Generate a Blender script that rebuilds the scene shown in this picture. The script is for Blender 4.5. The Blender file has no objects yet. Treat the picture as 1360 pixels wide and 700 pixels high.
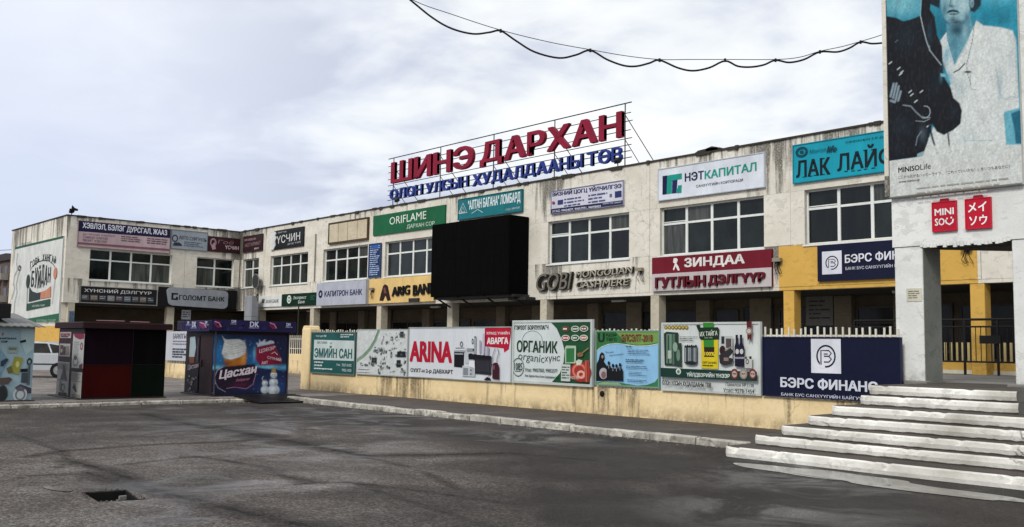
import bpy, bmesh, math, random
import numpy as np
from mathutils import Vector, Matrix
random.seed(7)
SC = bpy.context.scene
COL = SC.collection

# ---------------------------------------------------------------- camera
FPX = 1267.12
EYE = 1.6
R_ = np.array([0.669104, 0.742999, 0.01586]); U_ = np.array([0.054011, -0.069902, 0.996091]); F_ = np.array([-0.741203, 0.665632, 0.086902])
cd = bpy.data.cameras.new('camera'); cam = bpy.data.objects.new('camera', cd); COL.objects.link(cam)
cd.sensor_width = 36; cd.lens = 36 * FPX / 1360; cd.clip_end = 3000; cd.clip_start = 0.1
cam.matrix_world = Matrix(((R_[0], U_[0], -F_[0], 0), (R_[1], U_[1], -F_[1], 0), (R_[2], U_[2], -F_[2], EYE), (0, 0, 0, 1)))
SC.camera = cam
SC.view_settings.view_transform = 'Standard'; SC.view_settings.look = 'None'
SC.view_settings.exposure = 0.6; SC.view_settings.gamma = 1

# ---------------------------------------------------------------- sky and sun (overcast)
SUN_EL = math.radians(40); SUN_AZ = math.radians(166)      # azimuth from +Y, clockwise
W = bpy.data.worlds.new('World'); SC.world = W; W.use_nodes = True
nt = W.node_tree; nt.nodes.clear()
def N(t, ty, **kw):
    n = t.nodes.new(ty)
    for k, v in kw.items(): setattr(n, k, v)
    return n
out = N(nt, 'ShaderNodeOutputWorld'); bg = N(nt, 'ShaderNodeBackground'); bg.inputs['Strength'].default_value = 0.1
sky = N(nt, 'ShaderNodeTexSky', sky_type='NISHITA'); sky.sun_disc = False; sky.sun_elevation = SUN_EL; sky.sun_rotation = SUN_AZ
tc = N(nt, 'ShaderNodeTexCoord'); sep = N(nt, 'ShaderNodeSeparateXYZ'); nt.links.new(tc.outputs['Generated'], sep.inputs[0])
def M(t, op, a, b=None, c=None, clamp=False):
    n = N(t, 'ShaderNodeMath', operation=op); n.use_clamp = clamp
    for i, v in enumerate((a, b, c)):
        if v is None: continue
        if isinstance(v, (int, float)): n.inputs[i].default_value = v
        else: t.links.new(v, n.inputs[i])
    return n.outputs[0]
zc = M(nt, 'ADD', M(nt, 'MAXIMUM', sep.outputs[2], 0.0), 0.16)
cx = M(nt, 'DIVIDE', sep.outputs[0], zc); cy = M(nt, 'DIVIDE', sep.outputs[1], zc)
cmb = N(nt, 'ShaderNodeCombineXYZ'); nt.links.new(cx, cmb.inputs[0]); nt.links.new(cy, cmb.inputs[1])
def noise(t, vec, scale, detail=4, rough=.5, dist=0.0, w=None):
    n = N(t, 'ShaderNodeTexNoise'); n.inputs['Scale'].default_value = scale; n.inputs['Detail'].default_value = detail
    n.inputs['Roughness'].default_value = rough; n.inputs['Distortion'].default_value = dist
    if vec is not None: t.links.new(vec, n.inputs['Vector'])
    return n.outputs[0]
def ramp(t, fac, stops, interp='LINEAR'):
    n = N(t, 'ShaderNodeValToRGB'); cr = n.color_ramp; cr.interpolation = interp
    while len(cr.elements) < len(stops): cr.elements.new(0.5)
    for e, (p, c) in zip(cr.elements, stops):
        e.position = p; e.color = (c[0], c[1], c[2], 1) if not isinstance(c, (int, float)) else (c, c, c, 1)
    t.links.new(fac, n.inputs[0]); return n.outputs[0]
def mix(t, fac, a, b, mode='MIX'):
    n = N(t, 'ShaderNodeMix', data_type='RGBA', blend_type=mode)
    for s, v in ((n.inputs[0], fac), (n.inputs[6], a), (n.inputs[7], b)):
        if isinstance(v, (int, float)): s.default_value = v
        elif isinstance(v, tuple): s.default_value = (v[0], v[1], v[2], 1)
        else: t.links.new(v, s)
    return n.outputs[2]
mp = N(nt, 'ShaderNodeMapping'); nt.links.new(cmb.outputs[0], mp.inputs[0]); mp.inputs['Location'].default_value = (3.4, 1.3, 0)
big = noise(nt, mp.outputs[0], 0.75, 5, .55, .25)
small = noise(nt, mp.outputs[0], 2.3, 6, .55, .3)
m1 = M(nt, 'ADD', M(nt, 'MULTIPLY', big, .62), M(nt, 'MULTIPLY', small, .38))
cloud = ramp(nt, m1, [(.42, (3.7, 4.0, 4.8)), (.47, (4.9, 5.15, 5.8)), (.515, (6.2, 6.4, 6.6)), (.57, (7.1, 7.2, 7.15))])
# the overcast thins towards the west (left in the picture): an even pale blue grey veil
west = ramp(nt, M(nt, 'ADD', M(nt, 'MULTIPLY', sep.outputs[0], -.7), M(nt, 'MULTIPLY', sep.outputs[1], -.55)), [(.17, 0.0), (.55, 1.0)], 'EASE')
veil = ramp(nt, M(nt, 'ADD', sep.outputs[2], M(nt, 'MULTIPLY', M(nt, 'SUBTRACT', small, .5), .18)), [(.0, (4.3, 4.8, 6.0)), (.16, (4.8, 5.2, 6.3)), (.42, (6.8, 6.95, 7.3)), (.8, (6.9, 7.0, 7.2))])
c2 = mix(nt, west, cloud, veil)
nt.links.new(mix(nt, .93, sky.outputs[0], c2), bg.inputs['Color'])
nt.links.new(bg.outputs[0], out.inputs[0])

sd = bpy.data.lights.new('sun', 'SUN'); sd.energy = 1.5; sd.angle = math.radians(14); sd.color = (1, .96, .9)
so = bpy.data.objects.new('sun', sd); COL.objects.link(so)
sv = Vector((math.sin(SUN_AZ) * math.cos(SUN_EL), math.cos(SUN_AZ) * math.cos(SUN_EL), math.sin(SUN_EL)))
so.rotation_euler = sv.to_track_quat('Z', 'Y').to_euler(); so.location = (0, 0, 30)

# ---------------------------------------------------------------- measuring: a photo point taken to a plane of the place
def ray(x, y): return (x - 680) / FPX * R_ - (y - 350) / FPX * U_ + F_
def ony(x, y, Y): d = ray(x, y); return d * (Y / d[1]) + np.array([0, 0, EYE])
def onx(x, y, X): d = ray(x, y); return d * (X / d[0]) + np.array([0, 0, EYE])
def onz(x, y, z=0.0): d = ray(x, y); return d * ((z - EYE) / d[2]) + np.array([0, 0, EYE])

# ---------------------------------------------------------------- materials
def lin(c):
    if isinstance(c, str): c = tuple(int(c[i:i + 2], 16) for i in (0, 2, 4))
    return tuple((v / 255 / 12.92 if v / 255 <= .04045 else ((v / 255 + .055) / 1.055) ** 2.4) for v in c)
MATS = {}
def newmat(name):
    m = bpy.data.materials.new(name); m.use_nodes = True; t = m.node_tree
    b = t.nodes['Principled BSDF']; MATS[name] = m
    return m, t, b
def setin(t, b, name, v):
    s = b.inputs[name]
    if isinstance(v, (int, float)): s.default_value = v
    elif isinstance(v, tuple): s.default_value = (v[0], v[1], v[2], 1)
    else: t.links.new(v, s)
def pos(t):
    g = N(t, 'ShaderNodeNewGeometry'); return g.outputs['Position']
def vmap(t, vec, scale=(1, 1, 1), loc=(0, 0, 0)):
    m = N(t, 'ShaderNodeMapping'); t.links.new(vec, m.inputs[0]); m.inputs['Scale'].default_value = scale; m.inputs['Location'].default_value = loc
    return m.outputs[0]
def bump(t, b, h, strength=.3, dist=.02):
    n = N(t, 'ShaderNodeBump'); n.inputs['Strength'].default_value = strength; n.inputs['Distance'].default_value = dist
    t.links.new(h, n.inputs['Height']); t.links.new(n.outputs[0], b.inputs['Normal'])
def ink(hexc, rough=.5, var=.16, name=None, dirt=.25):
    """weathered paint or print of one colour"""
    key = name or ('print_' + hexc)
    if key in MATS: return MATS[key]
    m, t, b = newmat(key); c = lin(hexc); p = pos(t)
    n1 = noise(t, vmap(t, p, (1.3, 1.3, .8)), 1.4, 5, .6)
    n2 = noise(t, vmap(t, p, (14, 14, 5)), 3.0, 3, .7)
    d = tuple(max(0.0015, v * (1 - var)) for v in c); l = tuple(min(.85, v * (1 + var * .5) + .001) for v in c)
    col = ramp(t, n1, [(.3, d), (.68, l)])
    dd = tuple(v * .55 + .008 for v in c)
    col = mix(t, M(t, 'MULTIPLY', ramp(t, n2, [(.52, 0.0), (.75, 1.0)]), dirt), col, dd)
    setin(t, b, 'Base Color', col); setin(t, b, 'Roughness', M(t, 'ADD', rough - .08, M(t, 'MULTIPLY', n2, .2)))
    setin(t, b, 'Specular IOR Level', .2)
    sk = noise(t, vmap(t, p, (5, 5, .35)), 2.2, 4, .65)
    col2 = mix(t, M(t, 'MULTIPLY', ramp(t, sk, [(.55, 0.0), (.72, 1.0)]), dirt * .9), col, dd)
    setin(t, b, 'Base Color', col2)
    wr = noise(t, vmap(t, p, (1, 1, .6)), 1.7, 3, .5, .6)
    bump(t, b, M(t, 'ADD', M(t, 'MULTIPLY', n2, .12), wr), .22, .05)
    return m
def metal(hexc, rough=.45, metallic=.8, name=None):
    key = name or ('metal_' + hexc)
    if key in MATS: return MATS[key]
    m, t, b = newmat(key); c = lin(hexc); n1 = noise(t, pos(t), 6, 5, .65)
    setin(t, b, 'Base Color', ramp(t, n1, [(.35, tuple(v * .6 for v in c)), (.65, c)]))
    setin(t, b, 'Metallic', metallic); setin(t, b, 'Roughness', M(t, 'ADD', rough - .15, M(t, 'MULTIPLY', n1, .3)))
    return m
def plaster(name, base, dark, top=None, stain=(.09, .085, .07), base_z=None, crack=.35, wear=.25, runs=0.0):
    """painted render: mottled, rain-streaked below a coping at height top, cracked, grimy near base_z"""
    m, t, b = newmat(name); p = pos(t)
    a = noise(t, vmap(t, p, (.5, .5, .7)), 1.6, 7, .62, .3)
    f = noise(t, p, 18, 5, .7)
    fine = noise(t, p, 55, 3, .7)
    col = ramp(t, a, [(.3, dark), (.6, base)])
    col = mix(t, M(t, 'MULTIPLY', ramp(t, f, [(.56, 0.0), (.7, 1.0)]), .32), col, tuple(v * .55 for v in base))
    pl_ = noise(t, vmap(t, p, (1, 1, 1.6), (3, 8, 1)), 4.5, 9, .68, .5); pm = M(t, 'ADD', pl_, M(t, 'MULTIPLY', M(t, 'SUBTRACT', a, .5), .35))
    col = mix(t, M(t, 'MULTIPLY', ramp(t, pm, [(.555, 0.0), (.60, 1.0)]), wear), col, tuple(v * .42 for v in dark))
    vo = N(t, 'ShaderNodeTexVoronoi', feature='DISTANCE_TO_EDGE'); vo.inputs['Scale'].default_value = .55
    dv = N(t, 'ShaderNodeVectorMath', operation='ADD'); nn = N(t, 'ShaderNodeTexNoise'); nn.inputs['Scale'].default_value = 2.2; nn.inputs['Detail'].default_value = 6
    t.links.new(p, nn.inputs['Vector']); t.links.new(p, dv.inputs[0]); t.links.new(nn.outputs['Color'], dv.inputs[1]); t.links.new(dv.outputs[0], vo.inputs['Vector'])
    ck = ramp(t, vo.outputs['Distance'], [(.0, 1.0), (.012, 0.0)])
    gate = ramp(t, noise(t, p, .9, 2), [(.5, 0.0), (.62, 1.0)])
    ck = M(t, 'MULTIPLY', M(t, 'MULTIPLY', ck, gate), crack)
    col = mix(t, ck, col, stain)
    s = N(t, 'ShaderNodeSeparateXYZ'); t.links.new(p, s.inputs[0])
    if top is not None:
        st = noise(t, vmap(t, p, (2.4, 2.4, .16)), 1.6, 6, .68, .15)
        st2 = noise(t, vmap(t, p, (.32, .32, .05)), 1.2, 3, .5)
        depth = M(t, 'SUBTRACT', top, s.outputs[2])
        # the deeper a streak runs the rarer it is
        lim = M(t, 'ADD', .455 + runs, M(t, 'MULTIPLY', depth, .095))
        lim = M(t, 'ADD', lim, M(t, 'MULTIPLY', M(t, 'SUBTRACT', .52, st2), .85))
        sk = M(t, 'MULTIPLY', M(t, 'SUBTRACT', st, lim), 9.0, clamp=True)
        sk = M(t, 'MULTIPLY', sk, ramp(t, f, [(.3, .45), (.55, 1.0)]))
        sk = M(t, 'MULTIPLY', sk, M(t, 'MULTIPLY', M(t, 'LESS_THAN', depth, 2.2), M(t, 'GREATER_THAN', depth, 0.0)))
        col = mix(t, M(t, 'MULTIPLY', sk, .92), col, stain)
    if base_z is not None:
        h = M(t, 'SUBTRACT', s.outputs[2], base_z)
        g = M(t, 'SUBTRACT', 1.0, M(t, 'MULTIPLY', h, 3.2), clamp=True)
        g = M(t, 'MULTIPLY', g, ramp(t, noise(t, vmap(t, p, (1.6, 1.6, 1.2)), 3, 6, .7), [(.38, 0.0), (.6, 1.0)]))
        col = mix(t, M(t, 'MULTIPLY', g, .75), col, stain)
    setin(t, b, 'Base Color', col); setin(t, b, 'Roughness', .85); setin(t, b, 'Specular IOR Level', .25)
    hh = M(t, 'ADD', M(t, 'MULTIPLY', f, .6), M(t, 'SUBTRACT', M(t, 'MULTIPLY', fine, .4), M(t, 'MULTIPLY', ck, 1.5)))
    bump(t, b, hh, .45, .02)
    return m

CREAM = plaster('cream_render', (.70, .665, .585), (.55, .515, .43), top=7.95)
CREAM2 = plaster('cream_render_low', (.70, .665, .585), (.56, .525, .44), top=4.75)
WHITE_P = plaster('white_limewash', (.74, .75, .72), (.60, .61, .58), top=8.7, base_z=1.05)
PILLAR = WHITE_P
YELLOWW = plaster('yellow_wall_paint', (.78, .62, .36), (.68, .52, .28), top=.75, base_z=.1, stain=(.16, .12, .07), runs=.07, wear=.12)
YELLOWF = plaster('amber_wall_paint', (.62, .375, .085), (.55, .33, .07), crack=.2)
STEPW = plaster('whitewashed_concrete', (.78, .77, .71), (.42, .40, .35), stain=(.10, .09, .075), crack=.8, wear=.3)
GREYC = plaster('grey_concrete', (.22, .21, .19), (.13, .125, .115), stain=(.05, .05, .045))
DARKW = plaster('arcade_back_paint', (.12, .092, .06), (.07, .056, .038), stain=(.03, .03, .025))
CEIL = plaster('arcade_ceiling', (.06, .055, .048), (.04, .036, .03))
COPE = ink('3a3630', .8, name='tar_coping')
FRAMEW = ink('d9dcd8', .45, .1, 'window_frame_white', .35)
STEEL = metal('3c3a3b', .55, .6, 'dark_steel')
BLACKM = ink('141414', .5, .2, 'black_paint')
LEDM = ink('030303', .9, .1, 'led_black')
LEDM.node_tree.nodes['Principled BSDF'].inputs['Specular IOR Level'].default_value = .05
PICK = ink('d8d4c4', .55, .2, 'picket_white', .6)
RED3 = ink('85102f', .5, .25, 'letter_red'); BLU3 = ink('283a82', .5, .25, 'letter_blue')
# glass: a dark room behind, sky caught on it
m, t, b = newmat('window_glass'); p = pos(t)
n1 = noise(t, vmap(t, p, (.7, .7, .5)), 1.1, 4, .6)
setin(t, b, 'Base Color', ramp(t, n1, [(.38, (.003, .005, .005)), (.62, (.016, .022, .020))])); setin(t, b, 'Roughness', .09)
setin(t, b, 'Specular IOR Level', .3); bump(t, b, noise(t, p, .8, 2), .12, .05); GLASS = m
GL = [GLASS]
for nm, c0, c1 in (('window_glass_blind', (.03, .033, .03), (.075, .08, .072)), ('window_glass_deep', (.002, .003, .003), (.006, .008, .007))):
    m, t, b = newmat(nm); p = pos(t); n1 = noise(t, vmap(t, p, (3.2, 3.2, .3)), 1.6, 3, .6); setin(t, b, 'Base Color', ramp(t, n1, [(.4, c0), (.62, c1)])); setin(t, b, 'Roughness', .1); setin(t, b, 'Specular IOR Level', .35); bump(t, b, noise(t, p, 1.1, 2), .12, .05); GL.append(m)
m, t, b = newmat('shop_glass'); p = pos(t)
setin(t, b, 'Base Color', ramp(t, noise(t, p, 1.3, 4), [(.4, (.004, .004, .004)), (.65, (.022, .02, .018))])); setin(t, b, 'Roughness', .2); setin(t, b, 'Specular IOR Level', .2); SGLASS = m

# asphalt, worn, half wet: 'damp' says how wet a place is, 'close' how near a joint (both laid out on the ground mesh)
m, t, b = newmat('worn_asphalt'); p = pos(t); flat = vmap(t, p, (1, 1, 0))
def attr(nm): n = N(t, 'ShaderNodeAttribute', attribute_name=nm); return n.outputs['Fac']
a = noise(t, flat, .16, 6, .6, .6); w = noise(t, vmap(t, p, (1, 1, 0), (7, 3, 0)), .45, 8, .62, .7)
pale = noise(t, vmap(t, p, (1, 1, 0), (31, 12, 0)), .8, 8, .65, .8)
g = noise(t, p, 26, 2, .6); g2_ = noise(t, p, 70, 2, .6); g3 = noise(t, p, 9, 3, .6)
jag = noise(t, flat, 5, 7, .7)
dry = ramp(t, a, [(.30, (.086, .072, .064)), (.5, (.122, .104, .093)), (.70, (.170, .150, .136))])
dry = mix(t, M(t, 'MULTIPLY', ramp(t, pale, [(.48, 0.0), (.66, 1.0)]), .55), dry, (.23, .22, .20))
damp = M(t, 'ADD', attr('damp'), M(t, 'ADD', M(t, 'MULTIPLY', M(t, 'SUBTRACT', w, .5), 1.5), M(t, 'MULTIPLY', M(t, 'SUBTRACT', jag, .5), .35)), clamp=True)
wetc = mix(t, ramp(t, pale, [(.4, 0.0), (.65, 1.0)]), (.019, .015, .013), (.040, .033, .029))
col = mix(t, ramp(t, damp, [(.12, 0.0), (.40, .55), (.8, 1.0)]), dry, wetc)
cl = M(t, 'ADD', attr('close'), M(t, 'MULTIPLY', M(t, 'SUBTRACT', jag, .5), .16))
band = ramp(t, cl, [(.80, 0.0), (.93, 1.0)]); line = ramp(t, cl, [(.962, 0.0), (.985, 1.0)])
col = mix(t, M(t, 'MULTIPLY', band, .72), col, (.030, .025, .022))
col = mix(t, M(t, 'MULTIPLY', line, .8), col, (.010, .009, .008))
vo = N(t, 'ShaderNodeTexVoronoi', feature='DISTANCE_TO_EDGE'); vo.inputs['Scale'].default_value = .8; nn = N(t, 'ShaderNodeTexNoise'); nn.inputs['Scale'].default_value = 1.1; nn.inputs['Detail'].default_value = 8; t.links.new(p, nn.inputs['Vector'])
dv = N(t, 'ShaderNodeVectorMath', operation='ADD'); t.links.new(flat, dv.inputs[0]); t.links.new(nn.outputs['Color'], dv.inputs[1]); t.links.new(dv.outputs[0], vo.inputs['Vector'])
hair = M(t, 'MULTIPLY', ramp(t, vo.outputs['Distance'], [(.0, 1.0), (.010, 0.0)]), ramp(t, noise(t, flat, .3, 3), [(.5, 0.0), (.6, 1.0)]))
col = mix(t, M(t, 'MULTIPLY', hair, .6), col, (.016, .014, .012))
grain = M(t, 'ADD', M(t, 'MULTIPLY', g, .5), M(t, 'ADD', M(t, 'MULTIPLY', g2_, .3), M(t, 'MULTIPLY', g3, .2)))
gr = ramp(t, grain, [(.38, .0), (.5, .44), (.60, 1.0)])
col = mix(t, .55, col, gr, 'OVERLAY')
col = mix(t, 1.0, col, ramp(t, grain, [(.38, .42), (.5, .78), (.60, 1.0)]), 'MULTIPLY')
col = mix(t, 1.0, col, (.38, .38, .38), 'ADD') if False else col
spk = ramp(t, g2_, [(.60, 0.0), (.68, 1.0)])
col = mix(t, M(t, 'MULTIPLY', spk, .35), col, (.20, .185, .165))
film = 0.0
for (fx, fy, fr) in ((-16.5, 9.6, 3.2), (-13.2, 7.4, 2.2), (-10.2, 5.0, 1.6), (-8.4, 3.9, .9), (-20.5, 10.6, 2.4), (-6.6, 11.2, 1.8), (-12.5, 12.0, 1.8), (-18.0, 12.3, 1.8), (-5.5, 8.6, 1.3), (-23.2, 9.4, 1.4)):
    ds = N(t, 'ShaderNodeVectorMath', operation='DISTANCE'); t.links.new(flat, ds.inputs[0]); ds.inputs[1].default_value = (fx, fy, 0)
    film = M(t, 'MAXIMUM', film, M(t, 'SUBTRACT', 1.25, M(t, 'DIVIDE', ds.outputs['Value'], fr), clamp=True))
film = M(t, 'MULTIPLY', film, ramp(t, noise(t, vmap(t, p, (1, 1, 0), (2, 9, 0)), .7, 8, .65, .9), [(.46, 0.0), (.60, 1.0)]))
setin(t, b, 'Base Color', col)
setin(t, b, 'Roughness', M(t, 'SUBTRACT', M(t, 'ADD', .70, M(t, 'MULTIPLY', g, .25)), M(t, 'ADD', M(t, 'MULTIPLY', damp, .24), M(t, 'MULTIPLY', film, .38), clamp=True)))
setin(t, b, 'Specular IOR Level', M(t, 'ADD', .06, M(t, 'ADD', M(t, 'MULTIPLY', damp, .08), M(t, 'MULTIPLY', film, .5))))
bump(t, b, M(t, 'SUBTRACT', grain, M(t, 'MULTIPLY', line, .6)), .8, .02)
ASPHALT = m
m, t, b = newmat('puddle_water'); p = pos(t)
setin(t, b, 'Base Color', (.012, .011, .010)); setin(t, b, 'Roughness', ramp(t, noise(t, p, 3, 4), [(.4, .05), (.7, .16)])); setin(t, b, 'Specular IOR Level', .6)
bump(t, b, noise(t, p, 7, 3), .05, .01); PUDDLE = m
def paving(name, c1, c2, mortar, sx, sy):
    m, t, b = newmat(name); p = pos(t)
    br = N(t, 'ShaderNodeTexBrick'); t.links.new(p, br.inputs['Vector']); br.inputs['Scale'].default_value = 1
    br.inputs['Brick Width'].default_value = sx; br.inputs['Row Height'].default_value = sy; br.inputs['Mortar Size'].default_value = .012
    br.inputs['Color1'].default_value = (*c1, 1); br.inputs['Color2'].default_value = (*c2, 1); br.inputs['Mortar'].default_value = (*mortar, 1)
    n1 = noise(t, p, .8, 6, .65); n2 = noise(t, p, 25, 4, .7)
    col = mix(t, .8, br.outputs['Color'], ramp(t, n1, [(.32, .2), (.68, .8)]), 'OVERLAY')
    col = mix(t, .6, col, ramp(t, n2, [(.35, .25), (.65, .8)]), 'OVERLAY')
    setin(t, b, 'Base Color', col); setin(t, b, 'Roughness', .75)
    bump(t, b, M(t, 'SUBTRACT', n2, br.outputs['Fac']), .4, .015); return m
PAVE = paving('court_paving', (.20, .17, .15), (.15, .13, .115), (.06, .055, .05), .3, .15)
WALKM = paving('damp_footway', (.060, .046, .037), (.042, .034, .028), (.02, .018, .016), .5, .5)

# ---------------------------------------------------------------- mesh building
class MB:
    def __init__(s): s.v = []; s.f = []; s.m = []; s.mats = []
    def mi(s, mat):
        if mat is None: return 0
        if mat not in s.mats: s.mats.append(mat)
        return s.mats.index(mat)
    def add(s, vs, fs, mat=None):
        o = len(s.v); k = s.mi(mat); s.v += [tuple(map(float, q)) for q in vs]; s.f += [tuple(i + o for i in f) for f in fs]; s.m += [k] * len(fs)
    def box(s, x0, x1, y0, y1, z0, z1, mat=None):
        s.add([(x0, y0, z0), (x1, y0, z0), (x1, y1, z0), (x0, y1, z0), (x0, y0, z1), (x1, y0, z1), (x1, y1, z1), (x0, y1, z1)],
              [(0, 3, 2, 1), (4, 5, 6, 7), (0, 1, 5, 4), (1, 2, 6, 5), (2, 3, 7, 6), (3, 0, 4, 7)], mat)
    def bbox(s, x0, x1, y0, y1, z0, z1, c=.01, mat=None):
        """box with chamfered vertical and top edges"""
        r = [(x0, y0), (x1, y0), (x1, y1), (x0, y1)]
        def ring(k, z):
            q = [(x0 + k + c, y0 + k), (x1 - k - c, y0 + k), (x1 - k, y0 + k + c), (x1 - k, y1 - k - c), (x1 - k - c, y1 - k), (x0 + k + c, y1 - k), (x0 + k, y1 - k - c), (x0 + k, y0 + k + c)]
            return [(a, b_, z) for a, b_ in q]
        vs = ring(0, z0) + ring(0, z1 - c) + ring(c, z1)
        fs = [tuple(reversed(range(8))), tuple(range(16, 24))]
        for k in (0, 8):
            for i in range(8): j = (i + 1) % 8; fs.append((k + i, k + j, k + 8 + j, k + 8 + i))
        s.add(vs, fs, mat)
    def prism(s, poly, z0, z1, mat=None):
        """poly in xy, counter-clockwise"""
        n = len(poly); a = sum(poly[i][0] * poly[(i + 1) % n][1] - poly[(i + 1) % n][0] * poly[i][1] for i in range(n))
        if a < 0: poly = poly[::-1]
        vs = [(x, y, z0) for x, y in poly] + [(x, y, z1) for x, y in poly]
        s.add(vs, [tuple(range(n))[::-1], tuple(range(n, 2 * n))] + [(i, (i + 1) % n, n + (i + 1) % n, n + i) for i in range(n)], mat)
    def prism_y(s, poly, y0, y1, mat=None):
        """poly in xz, extruded along y (front at y0)"""
        n = len(poly); a = sum(poly[i][0] * poly[(i + 1) % n][1] - poly[(i + 1) % n][0] * poly[i][1] for i in range(n))
        if a < 0: poly = poly[::-1]
        vs = [(x, y0, z) for x, z in poly] + [(x, y1, z) for x, z in poly]
        s.add(vs, [tuple(range(n)), tuple(range(n, 2 * n))[::-1]] + [(i, n + i, n + (i + 1) % n, (i + 1) % n) for i in range(n)], mat)
    def face_y(s, poly, y, mat=None):
        n = len(poly); a = sum(poly[i][0] * poly[(i + 1) % n][1] - poly[(i + 1) % n][0] * poly[i][1] for i in range(n))
        if a < 0: poly = poly[::-1]
        s.add([(x, y, z) for x, z in poly], [tuple(range(n))], mat)
    def tube(s, pts, r, n=6, mat=None, cap=True):
        pts = [Vector(p) for p in pts]; vs = []; fs = []
        for i, p in enumerate(pts):
            d = (pts[min(i + 1, len(pts) - 1)] - pts[max(i - 1, 0)]).normalized()
            a = d.orthogonal().normalized() if i == 0 else (a - d * a.dot(d)).normalized()
            b_ = d.cross(a); rr = r[i] if isinstance(r, (list, tuple)) else r
            for k in range(n):
                th = 2 * math.pi * k / n; vs.append(p + (a * math.cos(th) + b_ * math.sin(th)) * rr)
        for i in range(len(pts) - 1):
            for k in range(n): fs.append((i * n + k, i * n + (k + 1) % n, (i + 1) * n + (k + 1) % n, (i + 1) * n + k))
        if cap: fs += [tuple(range(n))[::-1], tuple(range((len(pts) - 1) * n, len(pts) * n))]
        s.add(vs, fs, mat)
    def lathe(s, c, axis, prof, n=20, mat=None):
        axis = Vector(axis).normalized(); a = axis.orthogonal().normalized(); b_ = axis.cross(a); c = Vector(c); vs = []; fs = []
        for (h, r) in prof:
            for k in range(n):
                th = 2 * math.pi * k / n; vs.append(c + axis * h + (a * math.cos(th) + b_ * math.sin(th)) * r)
        for i in range(len(prof) - 1):
            for k in range(n): fs.append((i * n + k, i * n + (k + 1) % n, (i + 1) * n + (k + 1) % n, (i + 1) * n + k))
        fs += [tuple(range(n))[::-1], tuple(range((len(prof) - 1) * n, len(prof) * n))]
        s.add(vs, fs, mat)
    def build(s, name, mat=None, parent=None, smooth=False, mats=None):
        me = bpy.data.meshes.new(name); me.from_pydata(s.v, [], s.f)
        ml = s.mats if s.mats else [mat]
        for q in ml: me.materials.append(q)
        if s.mats: me.polygons.foreach_set('material_index', s.m)
        if smooth: me.polygons.foreach_set('use_smooth', [True] * len(s.f))
        me.update(); o = bpy.data.objects.new(name, me); COL.objects.link(o)
        if parent is not None: o.parent = parent
        return o
def thing(name, label, cat, loc=(0, 0, 0), rz=0, group=None):
    o = bpy.data.objects.new(name, None); COL.objects.link(o); o.location = loc; o.rotation_euler = (0, 0, rz); o.empty_display_size = .2
    o['label'] = label; o['category'] = cat
    if group: o['group'] = group
    return o
def tag(o, label, cat, group=None):
    o['label'] = label; o['category'] = cat
    if group: o['group'] = group
    return o
def struct(o): o['kind'] = 'structure'; return o
def boxo(name, dims, mat, parent=None, c=None):
    b_ = MB(); (b_.bbox(*dims, c=c) if c else b_.box(*dims)); return b_.build(name, mat, parent)
def copy_of(o, parent, loc):
    c = o.copy(); COL.objects.link(c); c.parent = parent; c.location = loc; return c

# ---------------------------------------------------------------- lettering
_tc = {}
def _contours(ch, res):
    c = bpy.data.curves.new('lettering', 'FONT'); c.body = ch; c.size = 1
    o = bpy.data.objects.new('lettering', c); COL.objects.link(o); bpy.context.view_layer.update()
    cu = o.to_curve(bpy.context.evaluated_depsgraph_get()); out_ = []
    for sp in cu.splines:
        P = []
        if sp.type == 'BEZIER':
            bp = sp.bezier_points; n = len(bp)
            for k in range(n):
                a, b_ = bp[k], bp[(k + 1) % n]
                p0, p1, p2, p3 = a.co, a.handle_right, b_.handle_left, b_.co
                d = (p3 - p0); straight = d.length < 1e-6 or (abs((p1 - p0).cross(d).length) + abs((p2 - p0).cross(d).length)) / max(d.length, 1e-6) < .002
                m_ = 1 if straight else res
                for q in range(m_):
                    u = q / m_; w = 1 - u; v = p0 * w ** 3 + p1 * 3 * w * w * u + p2 * 3 * w * u * u + p3 * u ** 3; P.append((v.x, v.y))
        else: P = [(q.co[0], q.co[1]) for q in sp.points]
        Q = [P[0]]
        for q in P[1:]:
            if abs(q[0] - Q[-1][0]) + abs(q[1] - Q[-1][1]) > 1e-4: Q.append(q)
        if len(Q) > 2: out_.append(Q)
    o.to_curve_clear(); adv = o.dimensions.x; bpy.data.objects.remove(o); bpy.data.curves.remove(c); return out_
def _area(P): return sum(P[k][0] * P[(k + 1) % len(P)][1] - P[(k + 1) % len(P)][0] * P[k][1] for k in range(len(P))) / 2
def _inside(p, P):
    r = False; n = len(P)
    for k in range(n):
        (x0, y0), (x1, y1) = P[k], P[(k + 1) % n]
        if (y0 > p[1]) != (y1 > p[1]) and p[0] < (x1 - x0) * (p[1] - y0) / (y1 - y0) + x0: r = not r
    return r
from mathutils.geometry import tessellate_polygon
_gc = {}
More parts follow.
